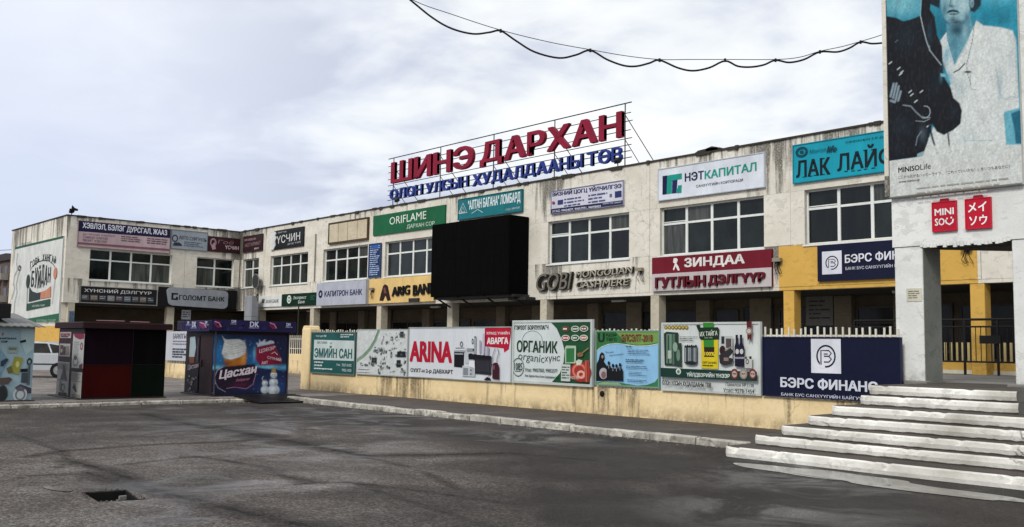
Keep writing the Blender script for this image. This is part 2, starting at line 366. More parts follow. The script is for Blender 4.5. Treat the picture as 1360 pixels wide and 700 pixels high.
def _shape(body, res, extrude):
    """fills every outline on its own, so that strokes that cross stay whole"""
    key = (body, res, extrude)
    if key in _gc: return _gc[key]
    C = _contours(body, res); V = []; F = []
    if C:
        def within(q, r): t_ = q[::max(1, len(q) // 6)]; return sum(_inside(p_, r) for p_ in t_) >= len(t_) - 1
        holes = [q for q in C if any(r is not q and _area(r) * _area(q) < 0 and abs(_area(r)) > abs(_area(q)) and within(q, r) for r in C)]
        outs = [q for q in C if not any(q is h for h in holes)]
        for k, q in enumerate(outs):
            hs = [h for h in holes if _area(h) * _area(q) < 0 and within(h, q)]
            loops = [q] + hs; flat = [p_ for l_ in loops for p_ in l_]; z = .00015 * (k % 3)
            tri = tessellate_polygon([[Vector((x, y, 0)) for x, y in l_] for l_ in loops]); o_ = len(V)
            V += [(x, y, extrude + z) for x, y in flat]
            for a, b_, c_ in tri:
                ar = (flat[b_][0] - flat[a][0]) * (flat[c_][1] - flat[a][1]) - (flat[c_][0] - flat[a][0]) * (flat[b_][1] - flat[a][1])
                F.append((a + o_, b_ + o_, c_ + o_) if ar > 0 else (a + o_, c_ + o_, b_ + o_))
            if extrude:
                V += [(x, y, -extrude) for x, y in flat]; s0 = 0; n_ = len(flat)
                for l_ in loops:
                    m_ = len(l_)
                    for a in range(m_): b_ = (a + 1) % m_; F.append((o_ + s0 + a, o_ + n_ + s0 + a, o_ + n_ + s0 + b_, o_ + s0 + b_))
                    s0 += m_
    _gc[key] = (np.array(V, float).reshape(-1, 3), F); return _gc[key]
def glyphs(body, bold=0.0, res=3, extrude=0.0):
    key = (body, bold, res, extrude)
    if key in _tc: return _tc[key]
    V, F = _shape(body, res, extrude); V = V.copy()
    if bold > .008 and len(V):           # heavier strokes: the outline laid down again, shifted a hair
        b = bold * .85; n0 = len(V); V0 = V; F0 = F; VV = []; F = []
        sh = [(-b, 0), (b, 0)] if bold < .022 else [(-b, -b * .55), (b, b * .55), (-b, b * .55), (b, -b * .55)]
        for k, (dx, dy) in enumerate(sh):
            W_ = V0.copy(); W_[:, 0] += dx; W_[:, 1] += dy
            if extrude: W_[:, 2] *= 1 - .02 * k
            else: W_[:, 2] += .0004 * k
            VV.append(W_); F += [tuple(i + k * n0 for i in f) for f in F0]
        V = np.concatenate(VV)
    if len(V):
        V[:, 0] -= V[:, 0].min(); V[:, 1] -= V[:, 1].min(); V[:, :2] /= np.maximum(V[:, :2].max(0), 1e-6)
    _tc[key] = (V, F); return V, F

def homog(src, dst):
    A = []
    for (x, y), (u, v) in zip(src, dst):
        A.append([x, y, 1, 0, 0, 0, -u * x, -u * y, -u]); A.append([0, 0, 0, x, y, 1, -v * x, -v * y, -v])
    return np.linalg.svd(np.array(A, float))[2][-1].reshape(3, 3)

class Sign:
    """a flat board on a plane of the place. zoom=(ox,oy,scale) is the ruler its numbers were read with; quad = TL,TR,BR,BL"""
    def __init__(s, name, label, plane, zoom, quad, mat, th=.05, cat='sign', frame=None, fw=.03, group=None, board=True, wh=None):
        s.z = zoom; ax, c = plane; s.ax = ax
        P = [s.px(*q) for q in zip(quad[0::2], quad[1::2])]
        W3 = [(ony(x, y, c) if ax == 'Y' else onx(x, y, c)) for x, y in P]
        i = 0 if ax == 'Y' else 1
        a0 = (W3[0][i] + W3[3][i]) / 2; a1 = (W3[1][i] + W3[2][i]) / 2; z1 = (W3[0][2] + W3[1][2]) / 2; z0 = (W3[2][2] + W3[3][2]) / 2
        s.w = a1 - a0; s.h = z1 - z0
        loc = (a0, c, z0) if ax == 'Y' else (c, a0, z0)
        s.root = thing(name, label, cat, loc, 0 if ax == 'Y' else math.pi / 2, group)
        s.H = homog(P, [(0, s.h), (s.w, s.h), (s.w, 0), (0, 0)])
        s.th = th; s.pr = MB(); s.le = MB(); s.lay = 0
        if board: boxo('panel', (0, s.w, 0, th, 0, s.h), mat, s.root)
        if frame:
            for d in ((-.0, s.w, 0, fw), (-.0, s.w, s.h - fw, s.h)):
                boxo('frame_rail', (d[0], d[1], -.018, -.0005, d[2], d[3]), frame, s.root)
            for d in ((0, fw), (s.w - fw, s.w)):
                boxo('frame_rail', (d[0], d[1], -.0175, -.0005, fw, s.h - fw), frame, s.root)
    def px(s, x, y): return s.z[0] + x / s.z[2], s.z[1] + y / s.z[2]
    def L(s, x, y):
        x, y = s.px(x, y); q = s.H @ np.array([x, y, 1.0]); return q[0] / q[2], q[1] / q[2]
    def y(s): s.lay += 1; return -.004 - .0012 * s.lay
    def text(s, body, x0, y0, y1, x1, col, bold=.02, yr=None, shear=0, res=2, lift=0, rot=0):
        """y0,y1: top and bottom of the word at its left edge; yr: its top at the right edge, when it runs askew"""
        V, F = glyphs(body, bold, res)
        u0, v1 = s.L(x0, y0); _, v0 = s.L(x0, y1); u1, vr = s.L(x1, yr if yr is not None else y0)
        k = (vr - v1) if yr is not None else 0
        yy = s.y() - lift; h = v1 - v0
        vs = [(u0 + a * (u1 - u0) + shear * h * b_, yy - _c, v0 + b_ * h + a * k) for a, b_, _c in V]
        b_t = MB(); b_t.add(vs, F, ink(col)); b_t.build('lettering', None, s.root)
    def poly(s, pts, col):
        s.pr.face_y([s.L(x, y) for x, y in pts], s.y(), ink(col))
    def rect(s, x0, y0, x1, y1, col):
        a = s.L(x0, y0); b_ = s.L(x1, y1); s.pr.face_y([(a[0], b_[1]), (b_[0], b_[1]), (b_[0], a[1]), a], s.y(), ink(col))
    def rel(s, u0, v0, u1, v1, col):
        """in fractions of the board, v from the top"""
        x0, x1, z1, z0 = u0 * s.w, u1 * s.w, s.h * (1 - v0), s.h * (1 - v1)
        s.pr.face_y([(x0, z0), (x1, z0), (x1, z1), (x0, z1)], s.y(), ink(col))
    def ell(s, x, y, rx, ry, col, n=18, hole=None):
        c = s.L(x, y); ex = abs(s.L(x + rx, y)[0] - c[0]); ey = abs(s.L(x, y - ry)[1] - c[1]); yy = s.y()
        P = [(c[0] + ex * math.cos(2 * math.pi * k / n), c[1] + ey * math.sin(2 * math.pi * k / n)) for k in range(n)]
        if hole is None: s.pr.face_y(P, yy, ink(col))
        else:
            Q = [(c[0] + (a - c[0]) * hole, c[1] + (b_ - c[1]) * hole) for a, b_ in P]
            s.pr.add([(a, yy, b_) for a, b_ in P + Q], [(k, (k + 1) % n, n + (k + 1) % n, n + k) for k in range(n)], ink(col))
    def line(s, pts, wd, col):
        Q = [Vector(s.L(x, y)) for x, y in pts]; yy = s.y(); w0 = s.L(pts[0][0], pts[0][1] + wd)[1] - s.L(*pts[0])[1]; w0 = abs(w0) / 2; vs = []
        for i, q in enumerate(Q):
            d = (Q[min(i + 1, len(Q) - 1)] - Q[max(0, i - 1)]).normalized(); n = Vector((-d.y, d.x)) * w0
            vs += [(q.x + n.x, yy, q.y + n.y), (q.x - n.x, yy, q.y - n.y)]
        s.pr.add(vs, [(2 * i, 2 * i + 1, 2 * i + 3, 2 * i + 2) for i in range(len(Q) - 1)], ink(col))
    def dashes(s, x0, y0, x1, y1, rows, col, fill=.55, seed=0):
        """print too small to read: word-length strokes"""
        rg = random.Random(seed + int(x0)); yy = s.y(); a = s.L(x0, y0); b_ = s.L(x1, y1); hh = (a[1] - b_[1]) / rows
        for r in range(rows):
            x = a[0]; zt = a[1] - r * hh; end = a[0] + (b_[0] - a[0]) * rg.uniform(.6, 1)
            while x < end:
                w_ = min(rg.uniform(.6, 3.2) * hh, b_[0] - x); hgt = hh * fill * rg.uniform(.8, 1.05)
                s.pr.add([(x, yy, zt - hgt), (x + w_, yy, zt - hgt), (x + w_, yy, zt), (x, yy, zt)], [(0, 1, 2, 3)], ink(col)); x += w_ + hh * .35
    def done(s):
        if s.pr.v: s.pr.build('printed_picture', None, s.root)
        return s.root

# ---------------------------------------------------------------- photographic prints: a fine grid whose points carry the printed colour
m, t, b = newmat('printed_photo'); at = N(t, 'ShaderNodeAttribute', attribute_name='print')
p = pos(t); n2 = noise(t, vmap(t, p, (9, 9, 3)), 3.0, 4, .7)
setin(t, b, 'Base Color', mix(t, M(t, 'MULTIPLY', ramp(t, n2, [(.5, 0.0), (.75, 1.0)]), .18), at.outputs['Color'], (.10, .10, .09)))
setin(t, b, 'Roughness', .5); setin(t, b, 'Specular IOR Level', .2); bump(t, b, n2, .1, .01); PHOTO = m
class Paint:
    def __init__(s, sign, cell, base='808080', px=None):
        """px: (ox, oy, scale) when the numbers were read on another enlargement than the board's own"""
        s.S = sign; s.cell = cell; nu, nv = max(2, int(sign.w / cell)), max(2, int(sign.h / cell)); s.n = (nu, nv)
        u, v = np.meshgrid(np.linspace(0, sign.w, nu), np.linspace(0, sign.h, nv)); s.u, s.v = u.ravel(), v.ravel()
        Hi = np.linalg.inv(sign.H); q = Hi @ np.vstack([s.u, s.v, np.ones(len(s.u))]); X, Y = q[0] / q[2], q[1] / q[2]
        z = px or sign.z; s.x = (X - z[0]) * z[2]; s.y = (Y - z[1]) * z[2]
        s.c = np.tile(np.array(lin(base)), (len(s.u), 1)); s.rg = np.random.default_rng(3)
    def _in(s, m_, col, a): m_ = np.clip(m_, 0, 1)[:, None] * a; s.c = s.c * (1 - m_) + np.array(lin(col)) * m_
    def poly(s, P, col, soft=4, a=1.0):
        d = np.full(len(s.x), 1e9); ins = np.zeros(len(s.x), bool); n = len(P)
        for k in range(n):
            (x0, y0), (x1, y1) = P[k], P[(k + 1) % n]; dx, dy = x1 - x0, y1 - y0; L_ = dx * dx + dy * dy + 1e-9
            t_ = np.clip(((s.x - x0) * dx + (s.y - y0) * dy) / L_, 0, 1); d = np.minimum(d, np.hypot(s.x - x0 - t_ * dx, s.y - y0 - t_ * dy))
            if abs(y1 - y0) > 1e-9:
                c_ = ((y0 > s.y) != (y1 > s.y)) & (s.x < (x1 - x0) * (s.y - y0) / (y1 - y0) + x0); ins ^= c_
        sd_ = np.where(ins, d, -d); s._in(.5 + sd_ / (2 * soft), col, a)
    def ell(s, x, y, rx, ry, col, soft=.3, a=1.0):
        r = np.hypot((s.x - x) / rx, (s.y - y) / ry); s._in((1 - r) / soft + .5 if soft < 1 else np.exp(-r * r * 1.6), col, a)
    def line(s, P, w, col, a=1.0, soft=None):
        d = np.full(len(s.x), 1e9)
        for (x0, y0), (x1, y1) in zip(P[:-1], P[1:]):
            dx, dy = x1 - x0, y1 - y0; t_ = np.clip(((s.x - x0) * dx + (s.y - y0) * dy) / (dx * dx + dy * dy + 1e-9), 0, 1); d = np.minimum(d, np.hypot(s.x - x0 - t_ * dx, s.y - y0 - t_ * dy))
        k = soft or max(w * .6, 1.5); s._in((w / 2 - d) / k + .5, col, a)
    def grain(s, amp, sx=1.0):
        nu, nv = s.n; g = s.rg.normal(size=(nv, nu)); g = (g + np.roll(g, 1, 0) + np.roll(g, 1, 1) + np.roll(g, (1, 1), (0, 1))) / 2; s.c = np.clip(s.c * (1 + amp * g.ravel()[:, None]), .001, .85)
    def mottle(s, amp, cells=18):
        nu, nv = s.n; k = max(3, cells); g = s.rg.normal(size=(k + 1, k + 1)); U = s.u / s.S.w * (k - 1e-3); V_ = s.v / s.S.h * (k - 1e-3); i, j = U.astype(int), V_.astype(int); fu, fv = U - i, V_ - j
        fu = fu * fu * (3 - 2 * fu); fv = fv * fv * (3 - 2 * fv); q = (g[j, i] * (1 - fu) + g[j, i + 1] * fu) * (1 - fv) + (g[j + 1, i] * (1 - fu) + g[j + 1, i + 1] * fu) * fv
        s.c = np.clip(s.c * (1 + amp * q[:, None]), .001, .85)
    def build(s):
        nu, nv = s.n; yy = s.S.y(); V_ = [(a, yy, b_) for a, b_ in zip(s.u, s.v)]; idx = np.arange(nu * nv).reshape(nv, nu)
        F = np.stack([idx[:-1, :-1], idx[:-1, 1:], idx[1:, 1:], idx[1:, :-1]], -1).reshape(-1, 4).tolist()
        me = bpy.data.meshes.new('printed_photo'); me.from_pydata(V_, [], F); at_ = me.color_attributes.new('print', 'FLOAT_COLOR', 'POINT')
        at_.data.foreach_set('color', np.hstack([s.c, np.ones((len(s.c), 1))]).astype(np.float32).ravel()); me.materials.append(PHOTO)
        o = bpy.data.objects.new('printed_photo', me); COL.objects.link(o); o.parent = s.S.root; return o

# ================================================================ GROUND
YW = 16.15; YF = 25.0; XW = -51.39; ZR = 7.95; ZS = 3.5     # yard wall, facade, wing facade, roof, soffit
HOLE = [(-10.62, 3.50), (-9.90, 3.42), (-9.78, 3.80), (-10.55, 3.93)]
def fill(a, c, n): return [a + (c - a) * k / n for k in range(n)]
xs = [-600, -200, -60, -40] + fill(-27, -10.62, 120) + [-10.62, -9.80] + fill(-9.68, -1.5, 60) + [-1.5, 4, 40, 600]
ys = [-600, -100, -20, -4] + fill(-1.5, 3.42, 38) + [3.42, 3.93] + fill(4.05, 13.4, 80) + [13.4, 20, 60, 600]
def g2(x, y): q = onz(x, y); return (q[0], q[1])
CRACKS = [([(0, 571), (125, 566), (250, 566), (380, 569), (480, 573)], .05), ([(190, 550), (260, 565), (300, 570), (390, 587), (480, 605), (580, 604), (680, 602), (790, 612)], .22), ([(15, 610), (85, 599), (210, 590), (300, 587), (360, 582)], .09),
          ([(165, 617), (260, 606), (350, 620), (395, 642)], .06), ([(215, 652), (350, 645), (465, 640), (580, 655), (680, 670), (800, 672)], .05), ([(120, 628), (195, 649), (280, 670), (400, 697), (440, 712)], .16), ([(90, 612), (155, 627), (195, 647)], .12),
          ([(0, 640), (60, 628), (90, 615), (85, 600), (20, 577)], .05), ([(465, 640), (620, 690), (700, 712)], .05), ([(480, 605), (560, 625), (610, 650)], .06), ([(640, 580), (760, 600), (900, 625), (980, 650)], .05)]
SEG = [(g2(*a), g2(*c), w) for P, w in CRACKS for a, c in zip(P[:-1], P[1:])]
ANC = [(g2(x, y), v) for x, y, v in ((50, 560, .35), (50, 690, .12), (300, 600, .2), (300, 680, .25), (500, 600, .05), (500, 560, .75), (600, 640, .3), (600, 690, .5), (750, 620, .75), (900, 620, .95), (900, 690, 1), (1200, 690, 1), (1050, 660, 1), (700, 580, .85), (330, 548, .75), (150, 548, .45), (420, 640, .15), (800, 660, .85), (150, 600, .15), (450, 580, .35), (1330, 690, 1), (10, 640, .2))]
GX, GY = np.meshgrid(np.array(xs, float), np.array(ys, float), indexing='ij'); gx, gy = GX.ravel(), GY.ravel()
near = np.full(len(gx), 9.0)
for (a, c, w) in SEG:
    dx, dy = c[0] - a[0], c[1] - a[1]; t_ = np.clip(((gx - a[0]) * dx + (gy - a[1]) * dy) / (dx * dx + dy * dy), 0, 1); near = np.minimum(near, np.hypot(gx - a[0] - t_ * dx, gy - a[1] - t_ * dy) / w * .1)
wsum = np.zeros(len(gx)); dsum = np.zeros(len(gx))
for (a, v) in ANC: w = 1 / (np.hypot(gx - a[0], gy - a[1]) ** 2 + .3) ** 1.3; wsum += w; dsum += w * v
damp = dsum / wsum; close = np.clip(1 - near, 0, 1)
nx, ny = len(xs), len(ys); hi, hj = xs.index(-10.62), ys.index(3.42)
V = [(x, y, 0.0) for x, y in zip(gx, gy)]; F = []
for i in range(nx - 1):
    for j in range(ny - 1):
        q = (i * ny + j, (i + 1) * ny + j, (i + 1) * ny + j + 1, i * ny + j + 1)
        if i == hi and j == hj:
            h0 = len(V); V += [(x, y, 0) for x, y in HOLE] + [(x, y, -.32) for x, y in HOLE]
            for k in range(4): F.append((q[k], q[(k + 1) % 4], h0 + (k + 1) % 4, h0 + k)); F.append((h0 + k, h0 + (k + 1) % 4, h0 + 4 + (k + 1) % 4, h0 + 4 + k))
            F.append((h0 + 4, h0 + 5, h0 + 6, h0 + 7))
        else: F.append(q)
me = bpy.data.meshes.new('ground'); me.from_pydata(V, [], F); me.materials.append(ASPHALT)
ex = np.zeros(8)
for nm, arr in (('close', close), ('damp', damp)):
    a_ = me.attributes.new(nm, 'FLOAT', 'POINT'); a_.data.foreach_set('value', np.concatenate([arr, ex + .3]).astype(np.float32))
o = bpy.data.objects.new('ground', me); COL.objects.link(o); struct(o)
dr = thing('open_drain', 'small black open drain hole in the asphalt in the foreground', 'drain', (-10.2, 3.66, 0))
b_ = MB(); b_.box(-.42, .42, -.2, .22, -.305, -.10); b_.build('silt_bed', ink('0a0908', .8, .2, 'drain_silt'), dr)
LIN = ink('0d0b0a', .8, .3, 'drain_lining')
for k in range(4):
    p0 = Vector(HOLE[k]) - Vector((-10.2, 3.66)); p1 = Vector(HOLE[(k + 1) % 4]) - Vector((-10.2, 3.66)); nn_ = Vector(((p1 - p0).y, -(p1 - p0).x)).normalized() * -.012
    b_ = MB(); b_.prism([tuple(p0), tuple(p1), tuple(p1 + nn_), tuple(p0 + nn_)], -.31, -.012); b_.build('side_slab', LIN, dr)
b_ = MB(); b_.bbox(-.10, -.07, .1, .18, -.25, -.02, c=.006); b_.build('concrete_bar', GREYC, dr)
b_ = MB(); rg = random.Random(4)
for k in range(4):
    p0 = Vector(HOLE[k]); p1 = Vector(HOLE[(k + 1) % 4])
    for i in range(4):
        q = p0.lerp(p1, (i + rg.random() * .6) / 7); s_ = rg.uniform(.008, .022); nrm = Vector(((p1 - p0).y, -(p1 - p0).x)).normalized()
        q = q + nrm * .03 - Vector((-10.2, 3.66)); b_.bbox(q.x - s_, q.x + s_, q.y - s_ * .7, q.y + s_ * .7, 0.0, .012 + s_ * .35, c=.006)
b_.build('broken_edge', ASPHALT, dr)['kind'] = 'stuff'

# puddles: thin sheets with uneven shores
PZ = [.004]
def puddle(name, cx_, cy_, rx, ry, seed, ang=0):
    PZ[0] += .0015
    rg = random.Random(seed); n = 60; ph = [rg.uniform(0, 6.28) for _ in range(8)]; P = []
    for k in range(n):
        th = 2 * math.pi * k / n; r = 1 + sum(.22 / (j + 1) ** .7 * math.sin((j + 2) * th + ph[j]) for j in range(8)) * .55
        x, y = rx * r * math.cos(th), ry * r * math.sin(th); P.append((cx_ + x * math.cos(ang) - y * math.sin(ang), cy_ + x * math.sin(ang) + y * math.cos(ang)))
    b_ = MB(); b_.add([(x, y, PZ[0]) for x, y in P], [tuple(range(n))]); return struct(b_.build(name, PUDDLE))
puddle('puddle', -6.55, 11.5, 1.3, .42, 3, -.05)
puddle('puddle', -5.4, 11.3, 1.3, .33, 8, -.05)
puddle('puddle', -10.95, 3.35, .3, .06, 6, .2)

# footway between kerb and yard wall, court behind the kiosks
b_ = MB(); b_.box(-24.25, -8.3, 13.42, YW + .1, -.2, .105); struct(b_.build('footway', WALKM))
b_ = MB(); b_.prism([(-24.35, -60), (-24.35, 13.5), (-24.25, 13.5), (-24.25, 16.3), (-28.1, 16.3), (-28.1, 25.0), (-140, 25.0), (-140, -60)], -.2, .101); struct(b_.build('court_paving', PAVE))
# terrace behind the fence
b_ = MB(); b_.box(-28.1, 12, YW + .22, 29, -.2, .7); struct(b_.build('terrace', GREYC))
b_ = MB(); b_.box(-60, -28.1, 25.0, 29, -.2, .45); struct(b_.build('terrace', GREYC))
b_ = MB(); b_.box(-12.9, 12, 17.4, 28.6, .72, 1.083); struct(b_.build('landing', GREYC))

# kerbs of separate stones
kb = MB(); kb.box(-24.1, -9.25, 13.30, 13.40, -.1, .05); kb.box(-24.38, -24.28, -20, 13.3, -.1, .05)
kerb = struct(kb.build('kerb', GREYC)); KERBM = plaster('kerb_whitewash', (.60, .57, .49), (.30, .28, .24), stain=(.08, .075, .065), base_z=.0, wear=.7)
pr = MB(); pr.bbox(0, .985, 0, .20, -.05, .125, c=.018)
first = None; x = -24.05; rg = random.Random(2); i = 0
while x < -9.4:
    if first is None: o = first = pr.build('kerb_stone', KERBM, kerb)
    else: o = first.copy(); COL.objects.link(o); o.parent = kerb
    o.location = (x, 13.25 + rg.uniform(-.014, .014), rg.uniform(-.018, .006)); o.rotation_euler = (0, rg.uniform(-.006, .006), rg.uniform(-.012, .012)); x += 1.0
y = 12.3
while y > -8:
    o = first.copy(); COL.objects.link(o); o.parent = kerb
    o.location = (-24.18 + rg.uniform(-.014, .014), y, rg.uniform(-.02, .006) - .03); o.rotation_euler = (0, rg.uniform(-.005, .005), math.pi / 2 + rg.uniform(-.01, .01)); y -= 1.0

# ================================================================ STAIRS
st = thing('entrance_stairs', 'broad worn flight of seven whitewashed concrete steps with chipped dark treads at right', 'stairs', (-6.4, 12.2, 0))
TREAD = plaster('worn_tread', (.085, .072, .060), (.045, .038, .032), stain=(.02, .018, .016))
def rough_step(xl, xr, yf, yb, z0, z1, seed):
    """block whose front arris is chipped; whitewashed riser, dark tread"""
    rg = random.Random(seed); n = int((xr - xl) / .07) + 2; V = []; yj = 0
    for i in range(n):
        x = xl + (xr - xl) * i / (n - 1)
        ends = max(0, .12 - (x - xl)) ** 2 * 5 + max(0, .12 - (xr - x)) ** 2 * 5
        bulge = .016 * math.sin(x * 2.1 + seed) + ends
        yj = yj * .6 + rg.uniform(-.006, .006)
        chip = rg.uniform(0, .006) + (rg.uniform(.015, .045) if rg.random() < .10 else 0)
        y = yf + bulge + yj
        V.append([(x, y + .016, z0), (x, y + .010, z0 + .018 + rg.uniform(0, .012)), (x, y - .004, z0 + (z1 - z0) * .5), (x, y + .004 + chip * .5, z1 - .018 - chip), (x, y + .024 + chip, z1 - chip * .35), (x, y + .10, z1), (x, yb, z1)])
    b_ = MB(); vs = [p for col in V for p in col]; fr, tr = [], []
    for i in range(n - 1):
        a, c = i * 7, (i + 1) * 7
        for k in range(6): (fr if 0 < k < 4 else tr).append((a + k, c + k, c + k + 1, a + k + 1))  # lowest riser row in tread colour: shade line painted in, with gathered dirt
    b_.add(vs, fr, STEPW); o_ = len(b_.v) - len(vs)
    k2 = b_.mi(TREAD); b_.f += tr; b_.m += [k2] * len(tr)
    for e in (0, (n - 1) * 7):
        p = V[0 if e == 0 else -1]
        b_.add(p + [(p[0][0], yb, z0)], [(0, 1, 2, 3, 4, 5, 6, 7) if e == 0 else (7, 6, 5, 4, 3, 2, 1, 0)], STEPW if e == 0 else GREYC)
    return b_
YS = [12.20, 12.72, 12.93, 13.28, 13.55, 14.12, 14.32]; XL = [-8.72, -8.56, -8.23, -7.97, -7.72, -7.56, -7.52]; XR = [-3.0, -3.3, -3.7, -4.1, -4.55, -5.22, -5.32]
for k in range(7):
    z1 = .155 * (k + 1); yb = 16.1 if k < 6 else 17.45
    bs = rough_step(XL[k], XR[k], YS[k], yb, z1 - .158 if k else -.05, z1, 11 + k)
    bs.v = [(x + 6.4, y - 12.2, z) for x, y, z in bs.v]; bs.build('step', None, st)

# ================================================================ YARD WALL WITH FENCE
yw = thing('yard_wall', 'low yellow rendered wall with a white picket fence on it, behind the kerb', 'wall', (-28, YW, 0))
def yard_part(name, dims, mat, c=None):
    d = (dims[0] + 28, dims[1] + 28, dims[2] - YW, dims[3] - YW, dims[4], dims[5]); return boxo(name, d, mat, yw, c)
yard_part('low_wall', (-27.78, -7.9, YW, YW + .24, -.1, .715), YELLOWW, .015)
yard_part('low_wall', (-5.4, 3.5, YW, YW + .24, -.1, .715), YELLOWW, .015)
pb = MB(); pb.bbox(0, .52, -.06, .34, -.1, 2.1, c=.03)
pt = [(0.02, 2.09), (.05, 2.155), (.12, 2.19), (.40, 2.19), (.47, 2.155), (.50, 2.09)]; pb.prism_y(pt, -.04, .32)
o = pb.build('gate_post', YELLOWW, yw); o.location = (-.32, 0, 0)
picket = MB(); picket.box(-.016, .016, -.012, .012, .70, 2.04)
p0 = None; x = -27.6; n = 0; rg = random.Random(5)
while x < -7.95:
    if p0 is None: p0 = o = picket.build('picket', PICK, yw)
    else: o = p0.copy(); COL.objects.link(o); o.parent = yw
    o.location = (x + 28, .13, rg.uniform(-.02, .03)); o.rotation_euler = (0, rg.uniform(-.012, .012), 0); x += .1275; n += 1
for z in (.92, 1.88): yard_part('fence_rail', (-27.7, -7.95, YW + .145, YW + .17, z, z + .035), PICK)

# distant stretch of the wall west of the opening, and the one by the shops
def low_fence(name, label, x0, x1, y, top, ftop, step=.16, bz=.1):
    t = thing(name, label, 'wall', (x0, y, 0)); L = x1 - x0
    boxo('low_wall', (0, L, 0, .24, -.1, top), YELLOWW, t, .015)
    pk = MB(); pk.box(-.018, .018, .10, .13, top, ftop); q = None; x = .1
    while x < L:
        if q is None: q = o = pk.build('picket', PICK, t)
        else: o = q.copy(); COL.objects.link(o); o.parent = t
        o.location = (x, 0, 0); x += step
    for z in (top + .25, ftop - .2): boxo('fence_rail', (0, L, .132, .155, z, z + .035), PICK, t)
    return t
low_fence('yard_wall', 'far piece of low yellow wall with picket fence seen between the two dark kiosks', -45, -35.2, YW, .68, 2.02)
low_fence('yard_wall', 'short low yellow wall with white bars right of the ice cream kiosk', -46.5, -40.2, 24.0, 1.07, 2.0, .2)

# ================================================================ SHOPPING CENTRE
mall = thing('shopping_centre', 'long two storey cream rendered shopping centre with an arcade below and rain-stained parapet', 'building', (-20, YF, 0))
def MP(name, dims, mat, c=None):
    d = (dims[0] + 20, dims[1] + 20, dims[2] - YF, dims[3] - YF, dims[4], dims[5]); return boxo(name, d, mat, mall, c)
XE = 9.0; XL0 = -61.45; YB = 15.47
# core volumes a little behind the skin
MP('inner_core', (XW - .3, XE, YF + .30, 44, ZS + .05, ZR - .12), GREYC)
MP('inner_core', (XL0 + .3, XW - .31, YB + .3, 44, ZS + .05, ZR - .12), GREYC)
# roof skin and coping
rb = MB(); rb.box(XW + 20 - .02, XE + 20, -.045, .20, ZR, ZR + .055); rb.box(XW + 20 - .22, XW + 20 + .045, YB - YF - .045, -.046, ZR, ZR + .055); rb.box(XL0 + 20 - .04, XW + 20 - .221, YB - YF - .045, YB - YF + .2, ZR, ZR + .055)
rg = random.Random(12)
for i in range(46):            # curled roofing felt over the edge
    x = rg.uniform(XW, XE) + 20; w_ = rg.uniform(.1, .55); rb.box(x, x + w_, -.05 - rg.random() * .012, .1, ZR - rg.uniform(.01, .07), ZR + .056 + rg.random() * .03)
for i in range(14):
    y = rg.uniform(YB, YF - .5) - YF; w_ = rg.uniform(.1, .5); rb.box(XW + 20 - .1, XW + 20 + .05 + rg.random() * .01, y, y + w_, ZR - rg.uniform(.01, .06), ZR + .056 + rg.random() * .03)
rb.build('roof_coping', COPE, mall)
rl = MB()
for (xx, w_, h_) in ((-18.9, 1.05, .09), (-18.5, .5, .13), (-12.2, .5, .05)): rl.prism_y([(xx + 20, ZR + .05), (xx + 20 + w_, ZR + .05), (xx + 20 + w_ * .9, ZR + .05 + h_ * .6), (xx + 20 + w_ * .5, ZR + .05 + h_), (xx + 20 + w_ * .1, ZR + .05 + h_ * .7)], -.06, .5)
rl.build('felt_bulge', COPE, mall)
# upper facade in panels, window openings between them
WT, WB = 6.34, 4.72; G = .012; WD = 4.05
starts = [-50.98 + 0, -47.70, -42.13, -36.66, -31.2, -25.83, -20.42, -14.98, -9.5, -4.1]
seams = [XW, -48.45, -43.05, -37.35, -31.85, -26.25, -20.86, -15.45, -10.0, -4.55, XE]
wins = []
for i, s_ in enumerate(starts):
    w_ = 1.95 if i == 0 else WD
    wins.append((s_, s_ + w_))
TH = .27
for i in range(len(seams) - 1):
    a, c = seams[i] + G / 2, seams[i + 1] - G / 2; w0, w1 = wins[i]
    dy = [0, .006, -.004, .003, .008, 0, .005, -.003, .004, 0][i]
    MP('parapet_panel', (a, c, YF + dy, YF + TH, WT, ZR), CREAM)
    MP('spandrel_panel', (a, c, YF + dy + .001, YF + TH, ZS, WB), CREAM2)
    MP('pier_panel', (a, w0, YF + dy + .002, YF + TH, WB + .004, WT - .004), CREAM2)
    MP('pier_panel', (w1, c, YF + dy + .002, YF + TH, WB + .004, WT - .004), CREAM2)
MP('seam_fill', (XW, XE, YF + .05, YF + .26, ZS + .02, WB - .02), GREYC); MP('seam_fill', (XW, XE, YF + .05, YF + .26, WT + .02, ZR - .05), GREYC)
